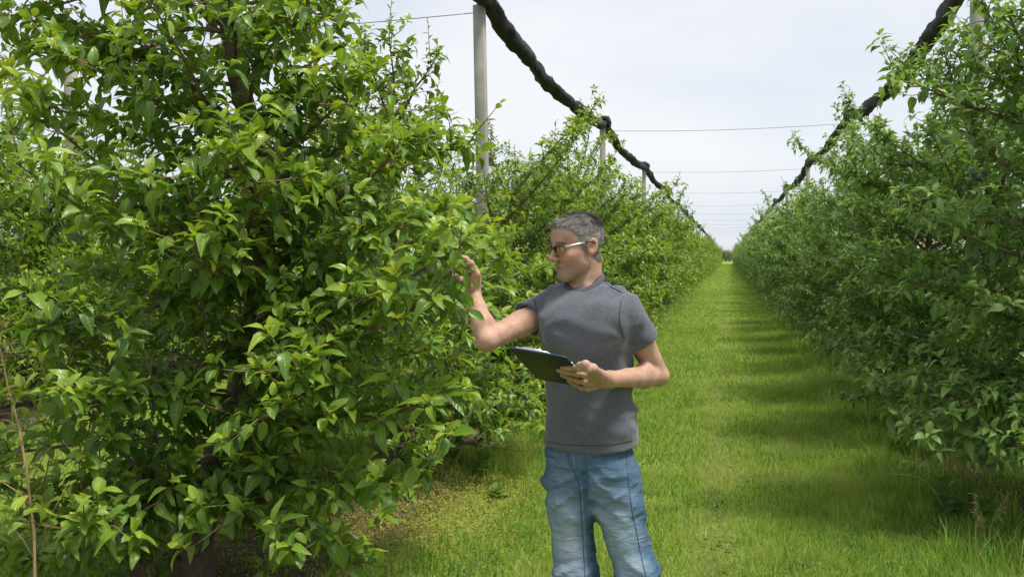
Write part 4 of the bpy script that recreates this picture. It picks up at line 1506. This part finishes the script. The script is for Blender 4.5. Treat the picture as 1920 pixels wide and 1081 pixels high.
PROF = prof_of([0.15, 0.45, 0.9, 1.6, 2.0, 2.4, 2.8], [1.05, 1.18, 1.22, 1.15, 0.98, 0.7, 0.3])
near_left = [(6.7, 2.75, 21, 300, 0.084), (9.2, 1.85, 23, 200, 0.082), (11.3, 2.35, 22, 200, 0.082), (13.8, 2.2, 25, 120, 0.08)]
for i, (y, H, sd, nl, lsz) in enumerate(near_left):
    exl = [] if i > 2 else [([(0, 0, .45), (.4, .25, .55), (.8, .45, .42), (1.1, .5, .28)], .012), ([(0, 0, .4), (.5, -.2, .5), (1.05, -.35, .34)], .012), ([(0, 0, .5), (.3, .6, .5), (.6, 1.0, .34)], .011), ([(0, 0, .55), (.5, .05, .62), (1.15, .1, .5)], .012), ([(0, 0, .35), (.3, -.5, .42), (.55, -.95, .3)], .011), ([(0, 0, .3), (.4, .1, .34), (.8, .15, .26)], .010)]
    gp = (lambda P: (P[:, 0] + 0.27 * P[:, 1] > 0.42) & (P[:, 2] > 1.95)) if i == 0 else None      # a pruned shoulder
    parts = grow_tree(sd, H, PROF, extra=exl, n_scaf=(50 if H > 2 else 40), size=lsz, sub=0.06, spur=0.065, z0=0.18, shoots=26, r0=0.07, gap=gp, shoot_len=((0.2, 0.5) if i == 0 else (0.15, 0.36)))
    place_tree(parts, (XL, y, float(ground_z(XL, y))), 0.0, M_LEAF, ORD[i + 1] + ' apple tree in the left row, ' + ('left of the near post', 'low, at the foot of the near post', 'right of the near post', 'behind the man\'s head')[i], 'apple trees of the left row', nl, 1 if i < 1 else 0)
PROFR = prof_of([0.15, 0.5, 0.9, 1.6, 2.2, 2.6, 2.9], [1.0, 1.1, 1.15, 1.15, 1.0, 0.7, 0.35])
near_right = [(6.3, 2.75, 31, 240, 0.084), (8.9, 2.75, 32, 300, 0.084), (11.4, 2.5, 33, 240, 0.082), (13.9, 2.4, 34, 150, 0.08)]
for i, (y, H, sd, nl, lsz) in enumerate(near_right):
    ex = [] if i > 2 else [([(0, 0, .6), (-.4, -.2, .78), (-.8, -.4, .72), (-1.1, -.5, .52)], .012), ([(0, 0, .5), (-.4, .3, .62), (-.95, .5, .5)], .011), ([(0, 0, .45), (-.3, -.5, .62), (-.65, -.9, .5)], .011), ([(0, 0, .7), (-.5, 0, .85), (-1.1, .1, .75)], .012), ([(0, 0, .5), (-.2, -.6, .6), (-.3, -1.1, .5)], .010), ([(0, 0, .4), (-.4, -.2, .45), (-.8, -.3, .36)], .010)]
    parts = grow_tree(sd, H, PROFR, extra=ex, n_scaf=52, size=lsz * 1.1, sub=0.06, spur=0.062, z0=0.3, shoots=12, r0=0.07, shoot_len=(0.12, 0.3))
    place_tree(parts, (XR, y, float(ground_z(XR, y))), 0.0, M_LEAF_R, ORD[i] + ' apple tree from the front in the right row' + (' cut off by the picture edge', '', '', '')[i], 'apple trees of the right row', nl, 1 if i < 1 else 0)

# --- variants that repeat down the rows
protos = []
for v, sd in enumerate((41, 42, 43)):
    tm, br, L = grow_tree(sd, 2.12 + 0.1 * v, PROF, n_scaf=47, size=0.094, sub=0.062, shoots=14, r0=0.065, spur=0.07, z0=0.18, shoot_len=(0.12, 0.34))
    allb = MB()
    for mb, P in br:
        if mb.n:
            allb.V += mb.V; allb.A += mb.A
            for q in mb.Q: allb.Q.append(q + allb.n)
            for q in mb.T: allb.T.append(q + allb.n)
            allb.n += mb.n
    protos.append((tm, allb, L))
rows = random.Random(5)
first_use = {}


def row_tree(v, x, y, mat, label, group):
    z = float(ground_z(x, y))
    s = rows.uniform(0.93, 1.07); rz = rows.uniform(0, 6.28)
    if v not in first_use:
        tm, ab, L = protos[v]
        root = empty('apple_tree', (x, y, z), rz)
        tag(root, label, 'apple tree', group)
        tm.build('trunk', M_BARK, root)
        tag(ab.build('limbs', M_TWIG, root), kind='stuff')
        f = link('foliage', leaf_mesh('foliage', L, 0, M_LEAF), root); tag(f, kind='stuff')
        if mat is not M_LEAF:
            f.material_slots[0].link = 'OBJECT'; f.material_slots[0].material = mat
        root.scale = (s, s, s)
        first_use[v] = root
        return root
    return copy_thing(first_use[v], (x, y, z), rz, (s, s, s * rows.uniform(0.94, 1.05) * (1.02 if x > 0 else 1.0)), label, group, mat)


def far_label(i, side):
    if i < 20: return '%s apple tree from the front in the %s row' % (ORD[i], side)
    return 'apple tree merging into the far end of the %s row' % side


y = 16.2; i = 5
while y < 205:
    row_tree(i % 3, XL + rows.uniform(-.1, .1), y, M_LEAF, far_label(i, 'left'), 'apple trees of the left row')
    y += 2.35 + rows.uniform(-.15, .15); i += 1
y = 16.4; i = 4
while y < 205:
    row_tree((i + 1) % 3, XR + rows.uniform(-.1, .1), y, M_LEAF_R, far_label(i, 'right'), 'apple trees of the right row')
    y += 2.35 + rows.uniform(-.15, .15); i += 1
y = 5.0; i = 0
while y < 24:
    row_tree(i % 3, XLL + rows.uniform(-.1, .1), y, M_LEAF, '%s apple tree from the left in the row behind the big foreground tree' % ORD[i], 'apple trees of the row behind')
    y += 2.0 + rows.uniform(-.15, .15); i += 1
y = 9.5; i = 0
while y < 26:
    row_tree((i + 2) % 3, XLL - 4.7, y, M_LEAF, '%s apple tree from the left in the farthest row, glimpsed through leaves' % ORD[i], 'apple trees of the farthest row')
    y += 2.3; i += 1

# --- trees on the skyline at the end of the lane
M_FARLEAF = leaf_material('far_leaf', (0.10, 0.14, 0.07), (0.13, 0.17, 0.09), (0.17, 0.20, 0.12), (0.2, 0.23, 0.15))


def far_tree(px, Y, H, rad, n, lsz, label, seed):
    rng = np.random.default_rng(seed)
    ax = math.atan((px - 960) / FPX) - YAW
    x = Y * math.tan(ax)
    root = empty('skyline_tree', (x, Y, 0)); tag(root, label, 'tree', 'trees on the skyline')
    mb = MB(); mb.tube([(0, 0, -.2), (0.1, 0, H * .4), (0, .1, H * .9)], [.28, .2, .03], 7)
    L = Leaves()
    for i in range(16):
        d = nrm(np.array((rng.normal(), rng.normal(), 0.9)))
        P = grow_path(rng, (0, 0, H * rng.uniform(.1, .65)), d, rad * rng.uniform(.7, 1.1), 6, .15, 0, .05)
        mb.tube(P, np.linspace(.08, .015, 7), 5, False)
        for q in P[2:]:
            for k in range(n):
                L.add(q + rng.normal(0, rad * .16, 3), rng.normal(size=3), UP + rng.normal(0, .6, 3), lsz * rng.uniform(.6, 1.2), rng.random())
    mb.build('trunk', M_BARK, root)
    f = link('crown', leaf_mesh('crown', L.arrays(rng), 0, M_FARLEAF), root); tag(f, kind='stuff')


far_tree(1338, 230, 6.6, 2.6, 9, .16, 'pale thin-leaved tree standing above the end of the left row', 71)
for j, (px, H) in enumerate([(1352, 3.6), (1360, 3.0), (1368, 2.8), (1376, 3.1)]):
    far_tree(px, 290 + 6 * j, H, 2.4, 16, .3, ('small dark tree closing the end of the lane, ' + ('leftmost of four', 'second from left of four', 'third from left of four', 'rightmost of four')[j]), 80 + j)

# --- leaves round the man's reaching hand, on a twig of the big tree
# ------------------------------------------------------------------ posts, rolled nets, cross wires
PY = [9.35 + 9.3 * k for k in range(15)]
POST_H = 4.16


def make_post(x, y, label, tilt=(0, 0), first=[None]):
    z = float(ground_z(x, y))
    if first[0] is None:
        root = empty('concrete_post', (x, y, z)); tag(root, label, 'post', 'concrete posts carrying the nets')
        mb = MB()
        h = .054
        ring = np.array([(-h + .005, -h), (h - .005, -h), (h, -h + .005), (h, h - .005), (h - .005, h), (-h + .005, h), (-h, h - .005), (-h, -h + .005)])
        zs = [-.3, 1.0, 2.0, 3.0, POST_H - .008, POST_H]
        V = []; Q = []
        for k, zz in enumerate(zs):
            s = (1.04 - .02 * zz / POST_H) * (.9 if k == 5 else 1)
            V += [(p[0] * s, p[1] * s, zz) for p in ring]
        for k in range(5):
            for j in range(8):
                Q.append((k * 8 + j, k * 8 + (j + 1) % 8, k * 8 + 8 + (j + 1) % 8, k * 8 + 8 + j))
        b = 40
        Q += [(b, b + 1, b + 2, b + 7), (b + 7, b + 2, b + 3, b + 6), (b + 6, b + 3, b + 4, b + 5)]
        mb.add(V, Q)
        mb.build('shaft', M_CONC, root, smooth=False)
        m2 = MB(); m2.tube([(0, 0, POST_H - .05), (0, 0, POST_H + .13)], [.022, .020], 8)
        m2.build('pin', M_NET, root)
        first[0] = root
    else:
        root = copy_thing(first[0], (x, y, z), 0, (1, 1, 1), label, 'concrete posts carrying the nets')
    root.rotation_euler = (tilt[0], tilt[1], 0)
    return root


rp = random.Random(3)
for k, y in enumerate(PY):
    for x, side in ((XL + .07, 'left'), (XR, 'right')):
        lab = '%s grey concrete post from the front in the %s row' % (ORD[k], side) if k < 9 else 'grey concrete post far down the %s row' % side
        tl = (rp.uniform(-.008, .008), rp.uniform(-.008, .008))
        if k == 0 and side == 'left': tl = (0, -.019)
        make_post(x, y, lab, tl)
for k, y in enumerate(PY[:2]):
    make_post(XLL, y, ('grey concrete post seen through leaves at the far left', 'concrete post hidden in the row behind the big tree')[k])


def net_roll(x, label, seed):
    rng = np.random.default_rng(seed)
    root = empty('rolled_net', (x, PY[0], 0)); tag(root, label, 'net', 'black nets rolled up along the post tops')
    top = POST_H + .09
    ys = [PY[0] - 9.3] + PY
    P = []; rad = []; lumps = []
    K = 14
    th = np.arange(K) * 2 * math.pi / K
    for b in range(len(ys) - 1):
        n = 110 if b < 2 else (60 if b < 4 else 24)
        sag = rng.uniform(.10, .2) if b != 1 else .24
        ties = np.sort(np.concatenate([[0, 1], np.array([.30, .53, .78]) + rng.uniform(-.07, .07, 3)]))
        for i in range(n):
            t = i / n
            yy = ys[b] + 9.3 * t
            near = np.abs(ties - t).min() * 9.3
            body = .088 * (1 +   .14 * (vnoise(yy * 1.1, seed, 0.3) - .5) * 2)
            # thinner towards a tie, thick in between
            pinch = 1 - .42 * math.exp(-(near / .11) ** 2)
            wob = (vnoise(yy * .7, seed + 9.1, .2) - .5) * .07
            P.append((wob, yy - PY[0], top - sag * 4 * t * (1 - t) + (vnoise(yy * .9, seed + 4.7, .2) - .5) * .07 * min(1, near)))
            rad.append(body * pinch)
            tw = 2.2 * yy
            lumps.append(1 + .10 * np.sin(2 * th + tw * .6) + .07 * np.sin(3 * th - tw + 1) + .5 * (vnoise(np.cos(th) * 1.3 + 5, np.sin(th) * 1.3 + 5, yy * 4.5 + seed) - .5) + .25 * (vnoise(np.cos(th) * 4 + 5, np.sin(th) * 4 + 5, yy * 14 + seed) - .5))
        for tt in ties[1:-1]:
            if b < 4:
                i = len(P) - n + int(tt * n)
                m = MB(); c = np.array(P[min(i, len(P) - 1)])
                a = np.linspace(0, 2 * math.pi, 15)
                m.tube(np.stack([c[0] + .062 * np.cos(a), c[1] + .02 * np.sin(3 * a), c[2] + .062 * np.sin(a)], -1), .009, 5, False)
                a0 = rng.uniform(-.6, .6)
                m.tube([c + (.05, 0, -.03), c + (.06 + .03 * a0, .02, -.10), c + (.07 + .06 * a0, .05, -.17)], [.006, .005, .004], 4)
                m.build('tie', M_NET, root)
    m = MB(); m.tube(P, rad, K, True, lump=np.array(lumps)); m.build('roll', M_NET, root)
    # the net is knotted round each post top
    for k, y in enumerate(PY[:10]):
        m = MB()
        nb = 9 if k < 3 else 4
        for j in range(nb):
            a = rng.uniform(0, 6.28); el = rng.uniform(-.6, 1.0)
            c = np.array((math.cos(a) * math.cos(el) * .075, y - PY[0] + math.sin(a) * math.cos(el) * .075, top + .035 + .07 * math.sin(el)))
            ang = np.linspace(0, 3.6, 9) + rng.uniform(0, 6)
            ax1 = nrm(rng.normal(size=3)); ax2 = nrm(np.cross(ax1, rng.normal(size=3)))
            rr_ = rng.uniform(.06, .10)
            Pp = c * .55 + np.array((0, y - PY[0], top + .05)) * .45 + (np.cos(ang)[:, None] * ax1 + np.sin(ang)[:, None] * ax2) * rr_
            Pp[:, 2] = np.maximum(Pp[:, 2], POST_H - .02)
            rdd = .045 * (0.6 + .4 * np.sin(np.linspace(.3, 2.8, 9)))
            lp = 1 + .5 * (vnoise(np.arange(9)[:, None] * 1.1 + j * 3, np.arange(8)[None, :] * 1.0 + k, seed + .5) - .5)
            m.tube(Pp, rdd, 8, True, lump=lp)
        m.build('knot', M_NET, root)
    return root


net_roll(XL + .07, 'black net rolled up along the post tops of the left row', 3)
net_roll(XR, 'black net rolled up along the post tops of the right row', 8)

for k, y in enumerate(PY[:11]):
    m = MB()
    xs = np.linspace(XL + .06, XR - .06, 13)
    if k == 0: continue
    m.tube(np.stack([xs - XL, np.zeros(13), -0.05 * np.sin(np.linspace(0, math.pi, 13))], -1), .0045, 5)
    o = m.build('cross_wire', M_WIRE)
    o.location = (XL, y, POST_H - .03)
    tag(o, '%s thin wire from the front crossing the lane between two posts' % ORD[k - 1], 'wire', 'wires crossing the lane')
m = MB(); xs = np.linspace(XLL + .06, XL - .06, 13)
m.tube(np.stack([xs - XLL, np.zeros(13), -0.05 * np.sin(np.linspace(0, math.pi, 13))], -1), .0045, 5)
o = m.build('cross_wire', M_WIRE); o.location = (XLL, PY[0], POST_H - .03)
tag(o, 'thin wire running left from the near left post above the big tree', 'wire', 'wires left of the lane')
# ------------------------------------------------------------------ grass, weeds, litter
def grass_material():
    m, t, out = newmat('grass_blade')
    a = nd(t, 'ShaderNodeAttribute', attribute_name='age').outputs['Fac']
    col = ramp(t, a, [(0.0, (0.065, 0.17, 0.018)), (0.35, (0.175, 0.335, 0.032)), (0.7, (0.33, 0.475, 0.065)), (0.88, (0.45, 0.48, 0.12)), (1.0, (0.56, 0.49, 0.25))])
    p = principled(t, None, col, 0.5, 0.35)
    tr = nd(t, 'ShaderNodeBsdfTranslucent'); t.links.new(col, tr.inputs[0])
    mx = nd(t, 'ShaderNodeMixShader'); mx.inputs[0].default_value = .5
    t.links.new(p.outputs[0], mx.inputs[1]); t.links.new(tr.outputs[0], mx.inputs[2]); t.links.new(mx.outputs[0], out.inputs[0])
    return m


M_GRASS = grass_material()


def blades(rng, X, Y, h, wdt, lean, age):
    n = len(X)
    Z = ground_z(X, Y) - .005
    th = rng.random(n) * 6.283; ld = rng.random(n) * 6.283
    dx, dy = np.cos(ld) * lean * h, np.sin(ld) * lean * h
    wx, wy = np.cos(th) * wdt * .5, np.sin(th) * wdt * .5
    V = np.empty((n, 5, 3), np.float32)
    V[:, 0] = np.stack([X - wx, Y - wy, Z], -1); V[:, 1] = np.stack([X + wx, Y + wy, Z], -1)
    mx, my, mz = X + dx * .35, Y + dy * .35, Z + h * .6
    V[:, 2] = np.stack([mx - wx * .75, my - wy * .75, mz], -1); V[:, 3] = np.stack([mx + wx * .75, my + wy * .75, mz], -1)
    V[:, 4] = np.stack([X + dx, Y + dy, Z + h * np.sqrt(np.clip(1 - lean ** 2 * .6, .2, 1))], -1)
    b = np.arange(n)[:, None] * 5
    T = np.concatenate([b + np.array([0, 1, 3]), b + np.array([0, 3, 2]), b + np.array([2, 3, 4])])
    return V.reshape(-1, 3), T, np.repeat(age, 5)


def row_dist(X):
    return np.minimum(np.abs(X - XR), np.minimum(np.abs(X - XL), np.abs(X - XLL)))


rng = np.random.default_rng(99)
Vs, Ts, As = [], [], []; off = 0
zones = [(-3.4, 3.2, 3.6, 7.0, 3900, 1.0), (-3.6, 3.4, 7.0, 12.0, 2350, 1.35), (-3.6, 3.4, 12.0, 22.0, 1000, 2.0), (-3.4, 3.2, 22.0, 45.0, 330, 3.3), (-3.2, 3.0, 45, 110, 70, 7.0),
         (-6.4, -3.4, 4.0, 10.0, 1300, 1.8), (-6.6, -3.4, 10.0, 18.0, 350, 2.6), (-1.6, 1.6, 110, 210, 26, 12.0)]
for x0, x1, y0, y1, dens, wk in zones:
    n = int((x1 - x0) * (y1 - y0) * dens)
    X = rng.uniform(x0, x1, n); Y = rng.uniform(y0, y1, n)
    px, py, D = project(np.stack([X, Y, np.full(n, .1)], -1))
    vis = (px > -60) & (px < 1980) & (py < 1150)
    rd = row_dist(X)
    patch = vnoise(X * 1.3 + 3, Y * 1.3, 2.2); fine = vnoise(X * 6 + 3, Y * 6, 8.2)
    keepp = np.clip((rd - .55 + (patch - .5) * .9) * 2.2 + .35, .10, 1)
    keepp = np.where(X > .5, np.maximum(keepp, .62), keepp)
    keepp = keepp * (1 - .75 * np.exp(-((X + 1.72) / .42) ** 4 - ((Y - 5.8) / .95) ** 4))
    worn = np.exp(-((X + .08 + (vnoise(X*0+3, Y * .8, 1.7) - .5) * .2) / .16) ** 2) * np.clip(vnoise(X * 3, Y * 1.1, 4.4) * 1.9 - .35, 0, 1)
    bare = np.clip((vnoise(X * 2.1, Y * 2.1, 5.5) - .68) * 6, 0, .75)
    keepp = keepp * (1 - .6 * worn) * (1 - bare * (Y < 12))
    m = vis & (rng.random(n) < keepp)
    X, Y, rd, patch, fine, worn = X[m], Y[m], rd[m], patch[m], fine[m], worn[m]
    n = len(X)
    edge = np.clip((1.30 - rd) * 2.5, 0, 1) * np.clip((rd - .25) * 3, .3, 1)
    h = (.022 + .045 * patch + .045 * fine) * rng.uniform(.55, 1.25, n) * (1 - .35 * worn) + edge * (.03 + .15 * np.clip(fine - .4, 0, 1) + .10 * np.clip(patch - .45, 0, 1)) * rng.uniform(.3, 1.3, n)
    h = h + (X > .55) * np.clip((X - .55) * 1.6, 0, 1) * np.clip(fine - .3, 0, 1) * .22 * rng.uniform(.1, 1.2, n)
    age = np.clip(.48 + .55 * (patch - .5) + .55 * (fine - .5) + rng.normal(0, .2, n) - .12 * edge + .10 * worn, 0, .86)
    dry = rng.random(n) < .035 + .5 * np.clip(vnoise(X * 2.4 + 7, Y * 1.6, 6.6) - .6, 0, 1) * (np.abs(X + .1) < .9) + .10 * worn + .05 * edge
    age[dry] = rng.uniform(.86, 1.0, dry.sum())
    V, T, A = blades(rng, X, Y, h, .0042 * wk ** .8 * rng.uniform(.7, 1.3, n), rng.uniform(.1, .95, n), age)
    Vs.append(V); Ts.append(T + off); As.append(A); off += len(V)
gr = link('grass', mesh_from('grass', np.concatenate(Vs), np.concatenate(Ts), M_GRASS, {'age': np.concatenate(As)}, smooth=False))
tag(gr, 'bright green mown grass covering the lane between the tree rows', 'grass', kind='stuff')

# yellow-green creeping ground cover on the bare strips
M_COVER = leaf_material('cover_leaf', (0.16, 0.20, 0.022), (0.33, 0.33, 0.045), (0.50, 0.44, 0.09), (0.36, 0.36, 0.12), gloss=.6)
L = Leaves()
for (cx, cy, sx, sy, n) in [(-1.75, 5.8, .36, .7, 5000), (-2.1, 4.9, .3, .5, 1200), (-1.7, 7.6, .3, .8, 1200), (1.75, 6.9, .25, .5, 700), (-2.2, 4.3, .5, .3, 400)]:
    X = rng.normal(cx, sx, n); Y = rng.normal(cy, sy, n); Z = ground_z(X, Y)
    for i in range(n):
        L.add(np.array((X[i], Y[i], Z[i] + rng.uniform(.005, .035))), rng.normal(size=3) * (1, 1, .3), UP + rng.normal(0, .35, 3), rng.uniform(.014, .030), rng.random())
gc = link('ground_cover', leaf_mesh('ground_cover', L.arrays(rng), 0, M_COVER))
tag(gc, 'yellow-green creeping ground cover on the bare strip under the trees', 'ground cover', kind='stuff')

# brown litter in the worn line and under the trees
M_LITTER = leaf_material('litter_leaf', (0.06, 0.04, 0.022), (0.13, 0.09, 0.05), (0.25, 0.19, 0.11), (0.2, 0.15, 0.1), gloss=.8, transl=.1)
L = Leaves()
n = 2600
X = np.where(rng.random(n) < .25, rng.normal(-.08, .25, n), np.where(rng.random(n) < .6, rng.normal(-2.3, .5, n), rng.normal(1.9, .35, n))); Y = 3.8 + 8 * rng.random(n) ** 1.5
Z = ground_z(X, Y)
for i in range(n):
    L.add(np.array((X[i], Y[i], Z[i] + rng.uniform(.004, .02))), rng.normal(size=3) * (1, 1, .25), UP + rng.normal(0, .5, 3), rng.uniform(.012, .035), rng.random())
gl = link('leaf_litter', leaf_mesh('leaf_litter', L.arrays(rng), 0, M_LITTER))
tag(gl, 'brown leaf litter scattered on the soil and the worn line', 'leaf litter', kind='stuff')

# clover and small rosettes in the turf
M_CLOVER = leaf_material('clover_leaf', (0.05, 0.12, 0.014), (0.09, 0.19, 0.022), (0.16, 0.27, 0.035), (0.15, 0.22, 0.09), gloss=.5)
L = Leaves()
for q in range(150):
    cx, cy = rng.uniform(-1.4, 1.5), 3.9 + 10 * rng.random() ** 1.4
    for k in range(rng.integers(8, 26)):
        x_, y_ = cx + rng.normal(0, .07), cy + rng.normal(0, .07)
        L.add(np.array((x_, y_, float(ground_z(x_, y_)) + rng.uniform(.015, .05))), rng.normal(size=3) * (1, 1, .25), UP + rng.normal(0, .3, 3), rng.uniform(.02, .045), rng.random())
cl = link('clover', leaf_mesh('clover', L.arrays(rng), 0, M_CLOVER))
tag(cl, 'small broad-leaved clover and rosettes scattered through the mown lane', 'clover', kind='stuff')

# broad-leaved weeds, each a plant
M_WEED = leaf_material('weed_leaf', (0.045, 0.11, 0.012), (0.09, 0.19, 0.022), (0.17, 0.29, 0.03), (0.15, 0.22, 0.09), gloss=.45)
M_STEM = simple('green_stem', (0.22, 0.27, 0.10), .6, .3, 20)
M_DRY = simple('dry_stem', (0.36, 0.25, 0.13), .85, .2, 25, .35, .3)


def weed(px, py, nl, size, label, seed, erect=.5):
    rng = np.random.default_rng(seed)
    D = CAMH * FPX / (py - 480.5)
    p = at(px, py, D); p[2] = float(ground_z(p[0], p[1])) - .01
    root = empty('weed_plant', p); tag(root, label, 'weed', 'broad-leaved weeds beside the lane')
    for i in range(nl):
        th = i * 2.4 + rng.normal(0, .3); el = rng.uniform(.15, .6) + erect * (i / nl)
        d = nrm(np.array((math.cos(th) * math.cos(el), math.sin(th) * math.cos(el), math.sin(el))))
        b = nrm(np.cross(UP, d)); n_ = np.cross(d, b)
        s = size * rng.uniform(.6, 1.1)
        o = link('leaf', leaf_data(int(rng.integers(0, 5)), float(rng.random()), M_WEED), root)
        M4 = np.eye(4); M4[:3, :3] = np.stack([d, b * 1.15, n_], 1) * s; M4[:3, 3] = (0, 0, .01 + .012 * i * erect)
        o.matrix_local = Matrix(M4.tolist())
    return root, p


weed(905, 895, 12, .15, 'low leafy weed left of the man near the foot of the trees', 1, .9)
weed(845, 880, 9, .12, 'small leafy weed at the edge of the yellow ground cover', 2, .8)
weed(930, 935, 8, .11, 'small leafy weed in the grass close to the man\'s hip', 3, .5)
weed(1680, 850, 10, .14, 'leafy weed at the right edge of the lane behind the bent stem', 4, .8)
weed(1640, 800, 9, .14, 'leafy weed farther up the right edge of the lane', 5, .8)
weed(1835, 975, 10, .16, 'grey-green leafy weed in the lower right corner under the trees', 6, .3)
r_, p_ = weed(1770, 965, 16, .15, 'large-leaved dock plant with a bent pale stem at the right edge', 7, .9)
Dk = CAMH * FPX / (965 - 480.5)
stem = [at(1770, 962, Dk) - p_, at(1762, 935, Dk - .02) - p_, at(1748, 915, Dk - .05) - p_, at(1735, 902, Dk - .08) - p_, at(1718, 894, Dk - .1) - p_, at(1700, 889, Dk - .12) - p_, at(1682, 889, Dk - .14) - p_]
m = MB(); m.tube(stem, [.011, .011, .009, .006, .005, .004, .004], 6); m.build('stem', M_STEM, r_)
m = MB()
for i in range(12):
    d = nrm(np.array((-1, 0, 0)) + rng.normal(0, .55, 3)); m.tube([stem[-1], stem[-1] + d * .03], [.003, .001], 4)
m.build('seed_head', M_DRY, r_)

# dead stalk standing in the left foreground
sp = [at(66, 1140, 3.5), at(64, 1000, 3.5), at(52, 900, 3.5), at(36, 800, 3.5), at(14, 720, 3.5), at(0, 650, 3.5), at(-8, 590, 3.5)]
base = np.array((sp[0][0], sp[0][1], 0.0))
root = empty('dead_stalk', base); tag(root, 'tall tan dead stalk standing before the big tree at the left edge', 'stalk')
m = MB(); P = np.concatenate([[base + (0.0, 0, -.02)], np.array(sp)]) - base
m.tube(P, np.linspace(.0075, .002, len(P)), 6); m.build('stem', M_DRY, root)
m = MB(); rg = np.random.default_rng(4)
for i in range(46):
    f = rg.uniform(2.2, 6.9); j = int(f); q = P[j] + (P[min(j + 1, 7)] - P[j]) * (f - j)
    d = nrm(rg.normal(size=3) + (0, 0, .6)); l = rg.uniform(.02, .09)
    m.tube([q, q + d * l * .6, q + d * l + (0, 0, -.01)], [.0014, .001, .0016], 4)
for px1, py1, px2, py2 in [(70, 960, 0, 900), (70, 1030, 130, 900), (60, 900, 100, 830), (66, 1050, 20, 985)]:
    a = at(px1, py1, 3.5) - base; b = at(px2, py2, 3.45) - base
    m.tube([a, (a + b) / 2 + (0, 0, .015), b], [.0028, .002, .001], 4)
m.build('side_twigs', M_DRY, root)

# a few seeding grasses at the right edge
for i, (px, py) in enumerate([(1790, 900), (1812, 890), (1775, 880), (1830, 915), (1850, 1010), (1740, 820)]):
    D = CAMH * FPX / (py + 25 - 480.5); p = at(px, py + 25, D); p[2] = float(ground_z(p[0], p[1])) - .01
    root = empty('seeding_grass', p)
    tag(root, 'pale seeding grass tuft at the right edge, ' + ('left of the yellow panicles', 'in the middle of the yellow panicles', 'behind the dock plant', 'rightmost under the leaves', 'lowest in the corner', 'farthest up the lane')[i], 'grass tuft', 'seeding grass tufts at the right edge')
    for k in range(7):
        th = rg.random() * 6.28; hgt = rg.uniform(.18, .36); o_ = np.array((math.cos(th), math.sin(th), 0)) * hgt * .3
        m = MB(); Pp = [(0, 0, 0), o_ * .3 + (0, 0, hgt * .6), o_ + (0, 0, hgt)]; m.tube(Pp, [.002, .0015, .001], 4, False)
        for q in range(16):
            c = np.array(Pp[2]) * (.72 + .28 * q / 16); d = nrm(rg.normal(size=3) + (0, 0, .5)) * .03
            m.tube([c, c + d], [.0012, .002], 3, False)
        m.build('culm', M_DRY if k % 2 else M_STEM, root)
